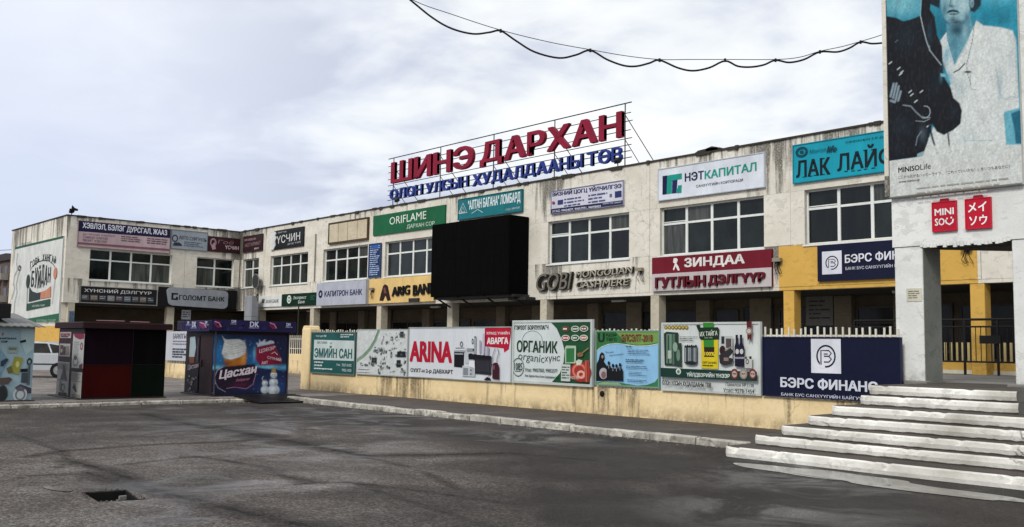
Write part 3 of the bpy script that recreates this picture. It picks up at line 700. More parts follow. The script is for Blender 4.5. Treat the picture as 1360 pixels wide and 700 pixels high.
def window(x0, x1, n, on, plane='Y', zt=WT, zb=WB, open_=()):
    w_ = x1 - x0; e = bpy.data.objects.new('window', None); COL.objects.link(e); e.parent = mall; e.empty_display_size = .2
    if plane == 'Y': e.location = (x0 + 20, .15, zb)
    else: e.location = (XW + 20 - .15, x0 - YF, zb); e.rotation_euler = (0, 0, math.pi / 2)
    h = zt - zb; fr = .055; tz = h * .655; f = MB()
    f.box(0, w_, 0, .07, 0, fr); f.box(0, w_, 0, .07, h - fr, h)
    ps = w_ / n
    for k in range(n + 1):
        xm = k * ps; a = max(0, xm - .045); c = min(w_, xm + .045); f.box(a, c, -.004, .072, fr, h - fr)
    for k in range(n): f.box(k * ps + .046, (k + 1) * ps - .046, .002, .066, tz - .035, tz + .035)
    f.build('window_frame', FRAMEW, e)
    gl = MB(); gl.box(0, 1, 0, .01, 0, 1); rg = random.Random(int(x0 * 7))
    for k in range(n):
        for (za, zc_) in ((fr, tz - .035), (tz + .035, h - fr)):
            o = gl.build('pane', GL[rg.choices((0, 1, 2), (6, 2, 3) if zb != za or True else (1, 0, 0))[0]], e); o.location = (k * ps + .046, .034, za); o.scale = (ps - .092, 1, zc_ - za)
            o.rotation_euler = (rg.uniform(-.006, .006), 0, rg.uniform(-.008, .008))
    for k in open_:                      # a top light tilted in, its dark slot showing
        f = MB(); a = k * ps + .055; c = (k + 1) * ps - .055; f.box(a, c, .01, .045, tz + .055, tz + .085)
        f.build('open_sash', FRAMEW, e)
    s2 = MB(); s2.box(-.05, w_ + .05, -.20, -.006, -.055, -.004); s2.build('window_sill', FRAMEW, e)
    return e
for i, (a, c) in enumerate(wins):
    if i in (4,): continue               # behind the screen
    window(a, c, 2 if i == 0 else 4, mall, open_=(0,) if i in (5, 6, 7) else ())
# the wing towards the yard: panels facing +X
def WP(name, y0, y1, z0, z1, mat, dx=0, th=.27):
    return MP(name, (XW - th, XW + dx, y0, y1, z0, z1), mat)
wy = [YB + .001, 21.75, YF - .001]; wwin = [(16.68, 21.02), (22.45, 24.66)]
for i in range(2):
    a, c = wy[i] + (G / 2 if i else 0), wy[i + 1] - G / 2; w0, w1 = wwin[i]
    WP('parapet_panel', a, c, WT, ZR, CREAM, .004 * i); WP('spandrel_panel', a, c, ZS, WB, CREAM2, .001 + .004 * i)
    WP('pier_panel', a, w0, WB + .004, WT - .004, CREAM2, .002); WP('pier_panel', w1, c, WB + .004, WT - .004, CREAM2, .002)
    window(w0, w1, 4 if i == 0 else 2, mall, 'X')
MP('seam_fill', (XW - .26, XW - .05, YB + .3, YF, ZS + .02, WB - .02), GREYC); MP('seam_fill', (XW - .26, XW - .05, YB + .3, YF, WT + .02, ZR - .05), GREYC)
# gable end of the wing, towards the road
MP('gable_panel', (XL0, XW - .271, YB, YB + .27, 2.3, ZR), CREAM); MP('gable_panel', (XL0, XW - .02, YB + .004, YB + .27, -.1, 2.297), YELLOWF)
MP('gable_panel', (XL0, XL0 + .27, YB + .271, 44, -.1, ZR), CREAM)
# soffit, arcade back wall, floor-level columns
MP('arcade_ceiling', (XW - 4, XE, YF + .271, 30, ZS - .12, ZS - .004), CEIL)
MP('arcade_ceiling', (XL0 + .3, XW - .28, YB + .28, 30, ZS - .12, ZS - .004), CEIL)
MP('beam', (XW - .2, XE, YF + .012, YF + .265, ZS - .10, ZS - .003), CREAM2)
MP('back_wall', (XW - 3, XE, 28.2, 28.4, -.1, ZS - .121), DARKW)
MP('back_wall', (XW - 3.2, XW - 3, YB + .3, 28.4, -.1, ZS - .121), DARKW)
COLC = plaster('column_render', (.52, .47, .37), (.40, .36, .28)); COLY = YELLOWF
for x in (-48.9, -43.1, -37.05, -31.75, -26.05, -20.65, -15.55, -10.12, -4.7, .8):
    yel = x in (-15.55, -10.12)
    b0 = .7 if x > -28 else .0
    MP('column', (x - .18, x + .18, YF + .02, YF + .40, b0, ZS - .101), COLY if yel else COLC, .012)
MP('column', (XW - .30, XW - .02, YB + .275, YB + .60, 0, ZS - .001), COLC); MP('column', (XW - .4, XW - .05, 20.9, 21.3, 0, ZS - .001), COLC)
# amber paint on the spandrel round the finance shop
ax0 = ony(1034.5, 350, YF)[0]; ax1 = ony(1298, 345, YF)[0]; az = ony(1040, 327, YF)[2]
MP('amber_band', (ax0, ax1, YF - .012, YF - .003, ZS + .004, az), YELLOWF)
MP('amber_beam', (ax0, ax1, YF + .004, YF + .0115, ZS - .098, ZS + .0), YELLOWF)
# shop fronts in the shade: door and windows per bay
def shopfront(x0, x1, seed, yy=28.14, base=.72):
    rg = random.Random(seed); dx = rg.uniform(.2, .5) * (x1 - x0); fx = ink('4a4640', .5, .2, 'shop_frame')
    d = bpy.data.objects.new('shop_door', None); COL.objects.link(d); d.parent = mall; d.location = (x0 + dx + 20, yy - YF, base)
    b_ = MB(); b_.box(0, 1.1, 0, .05, 0, 2.3); b_.build('door_glass', SGLASS, d)
    b_ = MB(); b_.box(-.06, 0, -.03, .05, 0, 2.36); b_.box(1.1, 1.16, -.03, .05, 0, 2.36); b_.box(0, 1.1, -.03, .05, 2.3, 2.36); b_.box(0, 1.1, -.025, -.002, .9, .98); b_.build('door_frame', fx, d)
    for (a, c) in ((x0 + .4, x0 + dx - .25), (x0 + dx + 1.4, x1 - .4)):
        if c - a < .7: continue
        n = max(1, int((c - a) / .9)); w = bpy.data.objects.new('shop_window', None); COL.objects.link(w); w.parent = mall; w.location = (a + 20, yy - YF, base + .75)
        b_ = MB(); b_.box(0, c - a, .01, .05, 0, 1.5); b_.build('shop_pane', SGLASS, w); b_ = MB()
        for k in range(n + 1): x = (c - a) * k / n; b_.box(x - .03, x + .03, -.02, .0, 0, 1.5)
        b_.box(0, c - a, -.019, .001, -.06, 0); b_.box(0, c - a, -.019, .001, 1.5, 1.56); b_.box(0, c - a, -.019, -.001, 1.02, 1.07); b_.build('shop_window_frame', fx, w)
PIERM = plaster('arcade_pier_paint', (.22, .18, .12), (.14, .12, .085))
rg = random.Random(77)
for i, x in enumerate(seams[1:-1]):
    bz = .72 if x > -28 else .47
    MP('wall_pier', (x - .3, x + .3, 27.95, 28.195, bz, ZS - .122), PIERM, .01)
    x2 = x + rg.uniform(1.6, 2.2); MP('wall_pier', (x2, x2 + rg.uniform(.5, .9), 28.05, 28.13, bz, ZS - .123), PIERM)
    if i % 2 == 0: MP('wall_light', (x + 2.4, x + 3.0, 26.4, 26.55, ZS - .19, ZS - .122), FRAMEW)
for i in range(1, len(seams) - 1): shopfront(seams[i], seams[i + 1], 30 + i, base=.72 if seams[i] > -29 else .47)
o = None
# downpipe and seams
b_ = MB(); xx = ony(419.3, 350, YF)[0] + 20; b_.tube([(xx, -.06, 7.2), (xx, -.06, 4.75)], .03, 8); b_.build('downpipe', ink('8a8474', .6, .2, 'old_pipe'), mall)
b_ = MB(); xx = XW + 20 + .25; b_.tube([(xx, -.09, ZR), (xx + .02, -.09, 6.1), (xx - .03, -.09, 5.0), (xx, -.09, ZS)], .035, 8); b_.build('downpipe', ink('55514a', .6, .2, 'old_pipe_dark'), mall)

# ================================================================ PORTICO
po = thing('entrance_portico', 'tall white rendered entrance portico with two square pillars above the steps', 'portico', (-8.03, 16.3, 1.08))
def PP(name, dims, mat, c=None):
    d = (dims[0] + 8.03, dims[1] + 8.03, dims[2] - 16.3, dims[3] - 16.3, dims[4] - 1.08, dims[5] - 1.08); return boxo(name, d, mat, po, c)
PINN = plaster('portico_inner_grey', (.25, .26, .235), (.18, .19, .17))
PP('pillar', (-8.0, -7.5, 16.3, 17.0, 1.0, 3.46), WHITE_P, .012); PP('pillar', (-6.03, -5.5, 16.3, 17.0, 1.0, 3.46), WHITE_P, .012)
PP('pillar_cheek', (-7.499, -7.493, 16.32, 16.985, 1.08, 3.455), PINN)  # thin grey sheet over the inner face of the left pillar
PP('upper_wall', (-8.03, -5.38, 16.28, 17.02, 3.463, 8.8), WHITE_P, .01)
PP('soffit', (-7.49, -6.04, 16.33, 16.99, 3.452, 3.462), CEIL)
b_ = MB(); b_.prism([(.5, .73), (2.6, 3.3), (2.6, .73)], 2.37, 2.52); b_.build('wedge_slab', CEIL, po)  # dark wedge-shaped slab behind the lintel
b_ = MB(); rg = random.Random(3)       # crumbled lower edge of the lintel
for k in range(26): x = .5 + k * .057; b_.box(x, x + .06, -.022, .02, 2.365 - rg.uniform(0, .045), 2.40)
b_.build('crumbled_edge', WHITE_P, po)['kind'] = 'stuff'
for (x, w_) in ((-.03, .62), (1.9, .6)):
    b_ = MB(); b_.bbox(x - .02, x + w_, -.07, .1, -.02, .05, c=.02); b_.build('pillar_foot', GREYC, po)
b_ = MB(); b_.box(-.095, -.005, -.06, .02, 3.3, 7.72); b_.build('edge_strip', CREAM2, po)

# billboard
bb = Sign('billboard', 'huge portico poster of a man in white shirt beside a dark horse', ('Y', 16.2), (1160, 0, 2.595), [40.8, -108.1, 487.1, -239.9, 514.2, 633.8, 55.6, 683.7], ink('c3c6c0', .5, .1), th=.07, cat='billboard')
WHT = 'c9ccc8'
pt_ = Paint(bb, .0125, 'c0c4c0', (1170, 0, 5.384))
pt_.poly([(0, -900), (1030, -900), (1010, 1030), (860, 1040), (62, 1152), (30, 1152)], '1b8299', 3)
pt_.ell(150, 30, 190, 110, '6aa7b2', 2); pt_.ell(850, -10, 190, 60, '4a9db0', 2, .8); pt_.ell(800, 130, 160, 60, '0b6f86', 2, .8); pt_.ell(420, 200, 90, 120, '15667c', 2); pt_.mottle(.10, 26)
pt_.poly([(426, 292), (468, 232), (482, 300), (522, 470), (640, 240), (684, 148), (730, 182), (860, 196), (940, 218), (966, 280), (978, 520), (990, 770), (940, 790), (880, 812), (898, 1036), (1010, 1020), (1010, 1200), (250, 1200), (300, 1100), (380, 900), (500, 600), (440, 430)], 'c3c9c6', 5)
for (x, y, rx, ry, c, a) in ((560, 640, 50, 110, '93a7ad', .5), (700, 560, 40, 170, 'd5d9d6', .5), (850, 620, 26, 150, '8ea4ac', .55), (930, 420, 26, 180, 'aab7ba', .5), (620, 980, 120, 60, 'aab8ba', .4), (690, 250, 30, 80, 'e0e2de', .5), (480, 560, 40, 70, '4f94a6', .8), (470, 400, 30, 80, '5d9fb0', .8), (600, 1060, 200, 40, 'ccd0cc', .6), (760, 760, 60, 200, 'cdd2cf', .5)): pt_.ell(x, y, rx, ry, c, 2, a)
for P in ([(825, 500), (845, 620), (855, 680)], [(640, 540), (645, 640), (700, 640)], [(880, 720), (930, 690), (980, 700)], [(590, 1008), (800, 1004)], [(960, 270), (970, 600)]): pt_.line(P, 5, '6f8a94', .7)
pt_.poly([(470, 170), (640, 95), (655, 200), (600, 330), (524, 462), (484, 360), (474, 280)], '5b8f9e', 6); pt_.ell(545, 215, 70, 60, '153c4e', 2, .95); pt_.ell(520, 320, 40, 60, '2f6678', 2, .7); pt_.ell(600, 230, 22, 70, '8fb3bb', 2, .6); pt_.ell(535, 400, 16, 40, '39707f', 2, .7)
pt_.poly([(422, -60), (440, -150), (620, -150), (645, -60), (640, 60), (618, 120), (560, 172), (505, 176), (462, 140), (436, 80)], '7fa6af', 6)
pt_.ell(590, 40, 45, 70, 'a6c0c4', 2, .8); pt_.ell(455, 70, 26, 70, '3c6a7a', 2, .9); pt_.ell(540, 160, 80, 26, '1d4353', 2, .95); pt_.ell(612, 120, 20, 40, '3d6675', 2, .8); pt_.ell(505, 45, 34, 18, '345f6e', 2, .8); pt_.line([(505, -10), (490, 40), (515, 48), (535, 40)], 6, '24505f', .8); pt_.ell(525, 20, 12, 30, 'c2d3d4', 2, .7)
pt_.poly([(466, 96), (486, 74), (520, 68), (552, 76), (566, 98), (545, 90), (515, 86), (486, 92)], '102834', 3); pt_.poly([(484, 100), (515, 92), (556, 98), (530, 112), (500, 110)], '5a6f76', 3); pt_.line([(486, 101), (555, 99)], 3, '0e222c'); pt_.ell(520, 124, 22, 8, '2a505e', 2, .8); pt_.ell(515, 140, 26, 12, '20404d', 2, .8)
for x in (478, 575): pt_.ell(x, -42, 26, 12, '2c5362', 2, .9); pt_.line([(x - 20, -40), (x, -48), (x + 22, -40)], 5, '0e222c'); pt_.line([(x - 28, -66), (x + 28, -70)], 8, '12242e', .8)
pt_.poly([(350, 30), (345, -110), (390, -200), (500, -250), (620, -240), (700, -180), (730, -80), (640, -110), (520, -120), (440, -90), (424, 5), (420, 60), (372, 40)], '0d1a24', 6); pt_.poly([(640, -100), (725, -100), (715, 40), (670, 90), (640, 78), (632, 30)], '0e2431', 6); pt_.ell(652, 22, 14, 32, '7fa0a8', .5, .9); pt_.ell(654, 28, 6, 16, '35606e', .6, .9)
pt_.line([(432, 292), (470, 238)], 6, 'd8dedd', .8); pt_.line([(474, 300), (524, 468)], 5, 'd5dcdb', .8); pt_.line([(522, 518), (560, 498), (600, 456)], 8, '17252c'); pt_.line([(670, 160), (655, 290), (612, 470), (625, 540), (645, 610)], 4, '33454d', .8); pt_.ell(622, 515, 26, 8, '2a3a42', .6); pt_.line([(640, 240), (600, 350), (524, 468)], 4, '7d959c', .8)
pt_.poly([(880, 800), (960, 780), (1010, 770), (1010, 1040), (900, 1036)], '5fa3b3', 5); pt_.poly([(930, 812), (1010, 780), (1010, 1030), (965, 1028), (955, 930)], '145a70', 6)
pt_.poly([(20, 112), (110, 128), (160, 152), (215, 140), (285, 112), (296, -60), (270, -300), (200, -380), (230, -460), (330, -420), (372, -260), (362, -60), (352, 70), (385, 120), (402, 250), (438, 330), (446, 540), (500, 628), (520, 700), (562, 738), (580, 790), (574, 850), (570, 885), (520, 930), (450, 966), (400, 942), (366, 888), (345, 985), (305, 1110), (262, 1122), (62, 1152), (20, 1155)], '070c14', 4)
for (x, y, rx, ry, c, a) in ((180, 260, 90, 110, '101b27', .9), (380, 600, 50, 90, '0f1822', .9), (520, 800, 34, 60, '141e28', .9), (150, 900, 80, 90, '17202b', .8), (300, 960, 34, 70, '3e4c56', .8), (350, 240, 22, 90, '16303e', .8), (430, 560, 14, 40, '2d5c6c', .8), (120, 1060, 60, 60, '131a24', .8), (440, 480, 30, 60, '1b2733', .6)): pt_.ell(x, y, rx, ry, c, 2, a)
pt_.line([(283, 110), (300, 190), (325, 290), (350, 360), (432, 465)], 6, 'a5b4bb', .9); pt_.line([(350, 360), (345, 330)], 10, '8b9ba3', .7); pt_.poly([(425, 525), (460, 530), (470, 550), (430, 548)], '6fa5b2', 3); pt_.line([(290, -30), (283, 110)], 5, '8aa5ae', .8)
for (x0, y0, x1_, y1_) in ((70, 690, 92, 600), (88, 700, 112, 598), (106, 715, 128, 618), (124, 720, 142, 655), (72, 720, 100, 730)): pt_.line([(x0, y0), (x1_, y1_)], 15, '8496a0', .9)
for (x0, y0, x1_, y1_) in ((80, 690, 101, 604), (98, 700, 120, 610), (116, 712, 136, 640)): pt_.line([(x0, y0), (x1_, y1_)], 3, '2c3a44', .9)
for (x, y) in ((68, 450), (142, 530), (150, 515), (112, 295), (210, 655), (222, 678), (128, 490), (290, 655), (340, 900), (352, 985), (366, 1008), (250, 725)): pt_.line([(x - 9, y + 7), (x + 9, y - 7)], 8, 'b6c0c4' if y != 295 else '4a5a64', .9)
pt_.line([(160, 752), (215, 760), (250, 800), (300, 845), (350, 840)], 8, '8795a0', .8); th_ = [(318 + 36 * math.cos(k * .5 - 1.8), 800 + 42 * math.sin(k * .5 - 1.8)) for k in range(9)]; pt_.line(th_, 5, 'a3afb6', .9); pt_.line([(250, 865), (310, 870), (350, 850)], 5, '8d9aa2', .8); pt_.line([(290, 940), (262, 980), (250, 1040)], 7, '7d8a92', .7); pt_.line([(340, 870), (372, 1000), (405, 1102)], 15, '0b0f14', .95); pt_.line([(480, 955), (490, 1040), (502, 1090)], 11, '10161a', .95); pt_.poly([(262, 1100), (312, 1080), (300, 1116), (258, 1124)], '7d99a2', 3)
pt_.poly([(0, 1158), (1040, 1036), (1040, 1500), (0, 1500)], 'c0c4c0', 2); pt_.poly([(300, 1125), (330, 1040), (900, 1040), (1040, 1030), (1040, 1300), (300, 1300)], 'c0c4c0', 8, .8)
pt_.mottle(.05, 30); pt_.mottle(.04, 90); pt_.grain(.07); pt_.build()
bb.text('MINISO', 86, 578, 596, 160, '15181a', .03); bb.text('Life', 162, 567, 586, 198, '2a2d30', 0)
bb.text('ここから広がるハッピーライフ。「これっていいかも！」をいつもあなたに！', 86, 606, 617, 470, '3a3c3e', .0, yr=567); bb.text('www.miniso.jp', 88, 624, 634, 160, '2c2e30', .01)
bb.rel(0, .0, .006, 1, '5b5548'); bb.rel(.0, .995, 1, 1, '77756d'); bb.dashes(150, 648, 480, 662, 3, 'a09e94', .3)
bb.done()
# two red carton-shaped brand signs
def tagsign(x0, y0, x1, y1, label):
    s = Sign('shop_logo_sign', label, ('Y', 16.24), (1160, 230, 2.414), [x0, y0, x1, y0 - 9, x1 + 2, y1 - 4, x0 + 2, y1], ink('b3122c', .4, .12), th=.035)
    b_ = MB(); w_ = s.w; b_.prism_y([(w_ * .3, s.h + .001), (w_ * .7, s.h + .001), (w_ * .66, s.h + .05), (w_ * .34, s.h + .05)], .003, .032); b_.build('handle_tab', ink('8e0d22', .4, .12), s.root)
    b_ = MB()
    for (a, c) in ((0, .012), (w_ - .012, w_)): b_.box(a, c, -.012, -.001, 0, s.h)
    for (a, c) in ((0, .012), (s.h - .012, s.h)): b_.box(.012, w_ - .012, -.0118, -.001, a, c)
    b_.build('raised_rim', ink('c61a36', .4, .1), s.root); return s
s = tagsign(187, 95, 266, 188, 'left red square shop sign with Latin letters under the big poster'); s.text('MINI', 196, 116, 137, 258, 'e8e4e2', .03); s.text('SO', 197, 146, 169, 228, 'e8e4e2', .03)
s.line([(231, 150), (234, 160), (244, 165), (254, 158), (256, 147)], 5, 'e8e4e2'); s.ell(236, 146, 3, 3, 'e8e4e2'); s.ell(250, 143, 3, 3, 'e8e4e2'); s.done()
s = tagsign(293, 84, 377, 180, 'right red square shop sign with Japanese letters under the big poster'); s.text('メイ', 303, 96, 126, 363, 'e8e4e2', .03); s.text('ソウ', 307, 137, 168, 365, 'e8e4e2', .03); s.done()
s = Sign('paper_notice', 'small torn paper notice glued on the left portico pillar', ('Y', 16.29), (1160, 230, 2.414), [106, 370, 154, 368, 154, 410, 106, 412], ink('c8c4b0'), th=.006, cat='notice'); s.dashes(112, 378, 148, 404, 4, '77766a', .4); s.done()

# railing and inner fence seen through the portico
rt = thing('handrail', 'black steel railing with thin bars seen through the portico opening', 'railing', (-13.2, 24.5, 1.08))
def rail(x0, x1, z, r=.022):
    b_ = MB(); b_.tube([(x0, 0, z), (x1, 0, z)], r, 8); b_.build('rail', BLACKM, rt)
rail(0, 9.5, 1.38, .03); rail(0, 9.5, 1.2); rail(0, 9.5, .33)
br = MB(); br.tube([(0, 0, .33), (0, 0, 1.2)], .011, 6); q = None; x = .1
while x < 9.5:
    if q is None: q = o = br.build('bar', BLACKM, rt)
    else: o = q.copy(); COL.objects.link(o); o.parent = rt
    o.location = (x, 0, 0); x += .125
for x in (.0, 1.65, 2.95, 3.75, 5.3, 6.9): b_ = MB(); b_.box(x - .025, x + .025, -.025, .025, 0, 1.38); b_.build('post', BLACKM, rt)
b_ = MB(); b_.box(3.35, 3.85, -.09, -.03, .78, .98); b_.build('bracket_plate', BLACKM, rt)
t = thing('terrace_fence', 'short pale picket fence on an amber plinth under the amber wall', 'fence', (-13.2, 25.55, 1.08))
boxo('plinth', (0, 9, 0, .2, -.02, .1), ink('cfc9b4', .6, .2, 'plinth_white'), t); boxo('plinth', (0, 9, .01, .2, .101, .33), YELLOWF, t)
pk = MB(); pk.box(-.03, .03, .02, .05, .335, .82); q = None; x = .05
while x < 9:
    if q is None: q = o = pk.build('picket', ink('b9a878', .6, .2, 'picket_tan'), t)
    else: o = q.copy(); COL.objects.link(o); o.parent = t
    o.location = (x, 0, 0); x += .15

# ================================================================ LED SCREEN
le = thing('video_screen', 'big switched-off black video screen box hung on the facade', 'screen', (-31.75, 23.98, ZS + .0))
boxo('cabinet', (0, 4.87, 0, 1.02, .10, 3.12), LEDM, le, .02); 
mo = MB(); mo.box(0, 1, 0, .006, 0, 1); q = None
for i in range(6):
    for j in range(4):
        if q is None: q = o = mo.build('screen_module', LEDM, le)
        else: o = q.copy(); COL.objects.link(o); o.parent = le
        o.location = (.06 + i * .793, -.0065, .16 + j * .738); o.scale = (.785, 1, .73)
b_ = MB(); b_.box(-.05, 4.95, .2, 1.0, .0, .098); b_.box(4.3, 5.3, .5, 1.0, -.12, -.003)
for x in (.1, 1.6, 3.2, 4.7): b_.tube([(x, .15, .1), (x, .98, -.28)], .04, 6)
b_.build('support_frame', STEEL, le)

# ================================================================ ROOFTOP SIGN
YR = 25.55; RX = -37.15
rs = thing('rooftop_sign', 'large red and blue letters on an open steel frame above the roof edge', 'sign', (RX, YR, ZR + .05))
x1 = 14.95
for z in (10.42, 10.05, 9.75, 9.42, 9.12, 8.88, 8.66, 8.42):
    b_ = MB(); b_.tube([(-.25, .03, z - ZR - .05), (x1 + random.uniform(-.05, .1), .03, z - ZR - .05)], .016 if z < 10.4 else .022, 6); b_.build('frame_rail', STEEL, rs)
for k in range(5):
    x = k * 3.62 + .15; b_ = MB(); b_.tube([(x, .055, 0), (x, .055, 2.4)], .022, 6); b_.build('frame_post', STEEL, rs)
    b_ = MB(); b_.tube([(x, .06, 2.0), (x + .35, 1.7, .02)], .016, 6); b_.tube([(x, .06, 1.1), (x + .2, .9, .02)], .014, 6); b_.build('stay', STEEL, rs)
def roof_word(word, px0, px1, z0, z1, mat, bold, dep):
    X0 = ony(px0, 200, YR)[0] - RX; X1 = ony(px1, 190, YR)[0] - RX
    adv = []; wid = []
    for ch in word:                     # widths of the letters relative to their height
        c = bpy.data.curves.new('l', 'FONT'); c.body = ch; c.size = 1; o = bpy.data.objects.new('l', c); COL.objects.link(o); bpy.context.view_layer.update()
        wid.append(o.dimensions.x + 2 * bold); bpy.data.objects.remove(o); bpy.data.curves.remove(c)
    gap = .075; tot = sum(wid) + gap * (len(word) - 1); k = (X1 - X0) / tot; x = X0
    for ch, w_ in zip(word, wid):
        V, F = glyphs(ch, bold, 4, .1); V = V.copy(); d = V[:, 2] / .1
        b_ = MB(); low = .09 if ch in 'ДЦ' else 0
        zz0 = z0 - low * (z1 - z0)
        b_.add([(x + a * w_ * k, -dep / 2 + (-dd) * dep / 2, zz0 + b2 * (z1 - zz0) - ZR - .05) for (a, b2, _), dd in zip(V, d)], F)
        o = b_.build('letter_' + ('red' if mat is RED3 else 'blue'), mat, rs); x += (w_ + gap) * k
roof_word('ШИНЭ', 523.4, 632, 9.17, 10.16, RED3, .035, .16); roof_word('ДАРХАН', 641, 829.3, 9.17, 10.12, RED3, .035, .16)
roof_word('ОЛОН', 521.5, 564.5, 8.40, 8.88, BLU3, .024, .12); roof_word('УЛСЫН', 569, 625, 8.38, 8.86, BLU3, .024, .12)
roof_word('ХУДАЛДААНЫ', 630.7, 776.4, 8.34, 8.84, BLU3, .024, .12); roof_word('ТӨВ', 781.8, 828, 8.32, 8.84, BLU3, .024, .12)
def floodlight(x, y, z, label, rz=0):
    k_ = .72
    t = thing('floodlight', label, 'floodlight', (x, y, z), rz, 'floodlights on the roof edge')
    b_ = MB(); b_.tube([(0, 0, 0), (0, 0, .12)], .02, 6); b_.tube([(-.12, 0, .1), (.12, 0, .1)], .015, 6); b_.build('bracket', STEEL, t)
    b_ = MB(); b_.add([(-.15, -.10, .10), (.15, -.10, .10), (.19, .10, .22), (-.19, .10, .22), (-.10, -.16, .25), (.10, -.16, .25), (.16, -.02, .42), (-.16, -.02, .42)], [(0, 3, 2, 1), (4, 5, 6, 7), (0, 1, 5, 4), (1, 2, 6, 5), (2, 3, 7, 6), (3, 0, 4, 7)]); b_.v = [(a * k_, c * k_, d * k_) for a, c, d in b_.v]; b_.build('lamp_housing', BLACKM, t)
floodlight(ony(820, 218, 24.9)[0], 24.92, ZR + .06, 'black floodlight under the last blue letter at the right end of the roof sign')
floodlight(ony(527, 268, 24.9)[0], 24.92, ZR + .06, 'black floodlight under the first blue letter at the left end of the roof sign')
t = floodlight(XW + .1, YB + .15, ZR + .05, 'lamp and dark speaker horn on the outer corner of the wing roof', -1.2)
b_ = MB(); b_.lathe((-61.0 + 9.8, 15.9, ZR + .3), (-.3, -1, .2), [(0, .05), (.18, .08), (.32, .19)], 12, BLACKM); o = b_.build('horn_loudspeaker', None); o['label'] = 'dark horn loudspeaker on the far corner of the wing roof'; o['category'] = 'loudspeaker'

# ================================================================ SIGNS ON THE MAIN FACADE
A = ('Y', YF - .07); zA = (300, 250, 3.683); z5 = (300, 290, 5.0)
s = Sign('shop_sign', 'small maroon sign high in the inner corner with dim lettering', A, z5, [115, 120, 243, 103, 243, 213, 115, 228], ink('2c1a1f'), frame=ink('3a2a2e')); s.text('НОТАРИАТ', 128, 168, 192, 232, '8f6f72', .01, yr=150); s.dashes(122, 138, 200, 150, 1, '74585c', .7); s.dashes(190, 196, 236, 206, 1, '9a8386', .7); s.done()
s = Sign('shop_sign', 'black hairdresser sign with a white profile of a woman with long hair', A, z5, [318, 80, 515, 58, 515, 185, 318, 206], ink('15171a'), th=.1)
s.text('ҮСЧИН', 338, 116, 168, 494, 'c9cbc8', .01, yr=92); s.text('ЭМЭГТЭЙ', 345, 86, 98, 402, 'b9bbb8', .0, yr=80); s.text('ЭРЭГТЭЙ', 412, 164, 178, 498, 'b9bbb8', 0, yr=150); s.done()
b_ = MB(); S_ = s
P = [S_.L(x, y) for x, y in ((312, 92), (328, 84), (336, 100), (330, 112), (340, 128), (331, 150), (334, 180), (322, 204), (300, 208), (296, 188), (308, 180), (300, 160), (304, 140), (292, 120), (298, 100))]
b_.prism_y(P, -.05, -.002); b_.build('profile_cutout', ink('cfd2cf'), s.root)
# wooden frame with four empty panels
s = Sign('blank_board', 'empty sign frame with four weathered beige panels above the third window', A, zA, [503, 170, 697, 143, 697, 252, 505, 275], ink('5a4a30'), th=.08, cat='board')
for k in range(4):
    w_ = (s.w - .14) / 4; boxo('panel', (.07 + k * w_ + .02, .07 + (k + 1) * w_ - .02, -.03, -.001, .09, s.h - .09), plaster('blank_panel', (.56, .49, .36), (.42, .36, .25)) if 'blank_panel' not in MATS else MATS['blank_panel'], s.root)
for d in ((0, s.w, 0, .06), (0, s.w, s.h - .06, s.h)): boxo('wooden_rail', (d[0], d[1], -.05, -.002, d[2], d[3]), ink('4b3e28'), s.root)
for x in (0, s.w - .06): boxo('wooden_rail', (x, x + .06, -.049, -.002, .061, s.h - .061), ink('4b3e28'), s.root)
s.done()
s = Sign('shop_sign', 'long green sign with thin white Latin letters next to the roof letters', A, zA, [720, 135, 1072, 82, 1072, 184, 720, 235], ink('0d5a37', .5, .2), th=.1)
s.text('ORIFLAME', 805, 142, 180, 985, 'd6dccf', .006, yr=110); s.text('ДАРХАН СОР', 893, 177, 200, 1025, 'c2cfc0', .012, yr=159); s.done()
z4 = (500, 130, 3.579)
s = Sign('shop_sign', 'teal pawnshop sign with white slanted letters and a triangle emblem over the video screen', A, z4, [388, 482, 694, 434, 694, 543, 388, 579], ink('136c74', .5, .2), frame=ink('0f5258'))
s.text('"АЛТАН БАГАНА" ЛОМБАРД', 434, 488, 540, 684, 'cfdcdc', .045, yr=446); s.line([(392, 546), (411, 500), (430, 543), (392, 547)], 4, 'c9d6d6'); s.line([(402, 540), (411, 518), (420, 540), (402, 541)], 3, 'c9d6d6')
s.text('УТАС: 89097330', 612, 530, 540, 682, 'bccaca', .01, yr=518); s.line([(452, 548), (480, 530), (505, 545)], 3, 'bccaca'); s.done()
z3 = (680, 140, 4.668)
s = Sign('shop_sign', 'white visa service sign with navy heading, flags and a navy telephone band', A, z3, [243, 537, 692, 458, 692, 612, 240, 682], ink('c3c4d0'), frame=ink('6d7088'))
s.text('ВИЗНИЙ ЦОГЦ ҮЙЛЧИЛГЭЭ', 252, 538, 574, 680, '1f2350', .05, yr=473)
s.poly([(240, 648), (692, 582), (692, 612), (240, 682)], '1d1f45'); s.text('УТАС: 99024077, 99057991, 94098003', 250, 656, 672, 552, 'd9dbe4', .015, yr=614); s.text('БИЗНЕС ТӨВ, 3 ДАВХАР', 566, 603, 613, 680, 'd0d2dd', .01, yr=590)
s.dashes(325, 583, 455, 622, 3, '4a4d78', .45); s.dashes(475, 555, 592, 600, 3, '4a4d78', .45); s.rect(285, 592, 318, 615, '2e3468'); s.rect(640, 530, 680, 562, '253060'); s.text('В', 608, 546, 566, 622, '1f2350', .03); s.ell(258, 608, 9, 10, 'b03a44'); s.ell(262, 612, 6, 6, '2e3468'); s.done()
z7 = (870, 190, 7.775)
s = Sign('shop_sign', 'white finance company sign with a teal and navy bracket emblem', A, z7, [28, 262, 1130, 100, 1136, 455, 30, 600], ink('cfd4dc'), th=.12, frame=ink('b5bac2'))
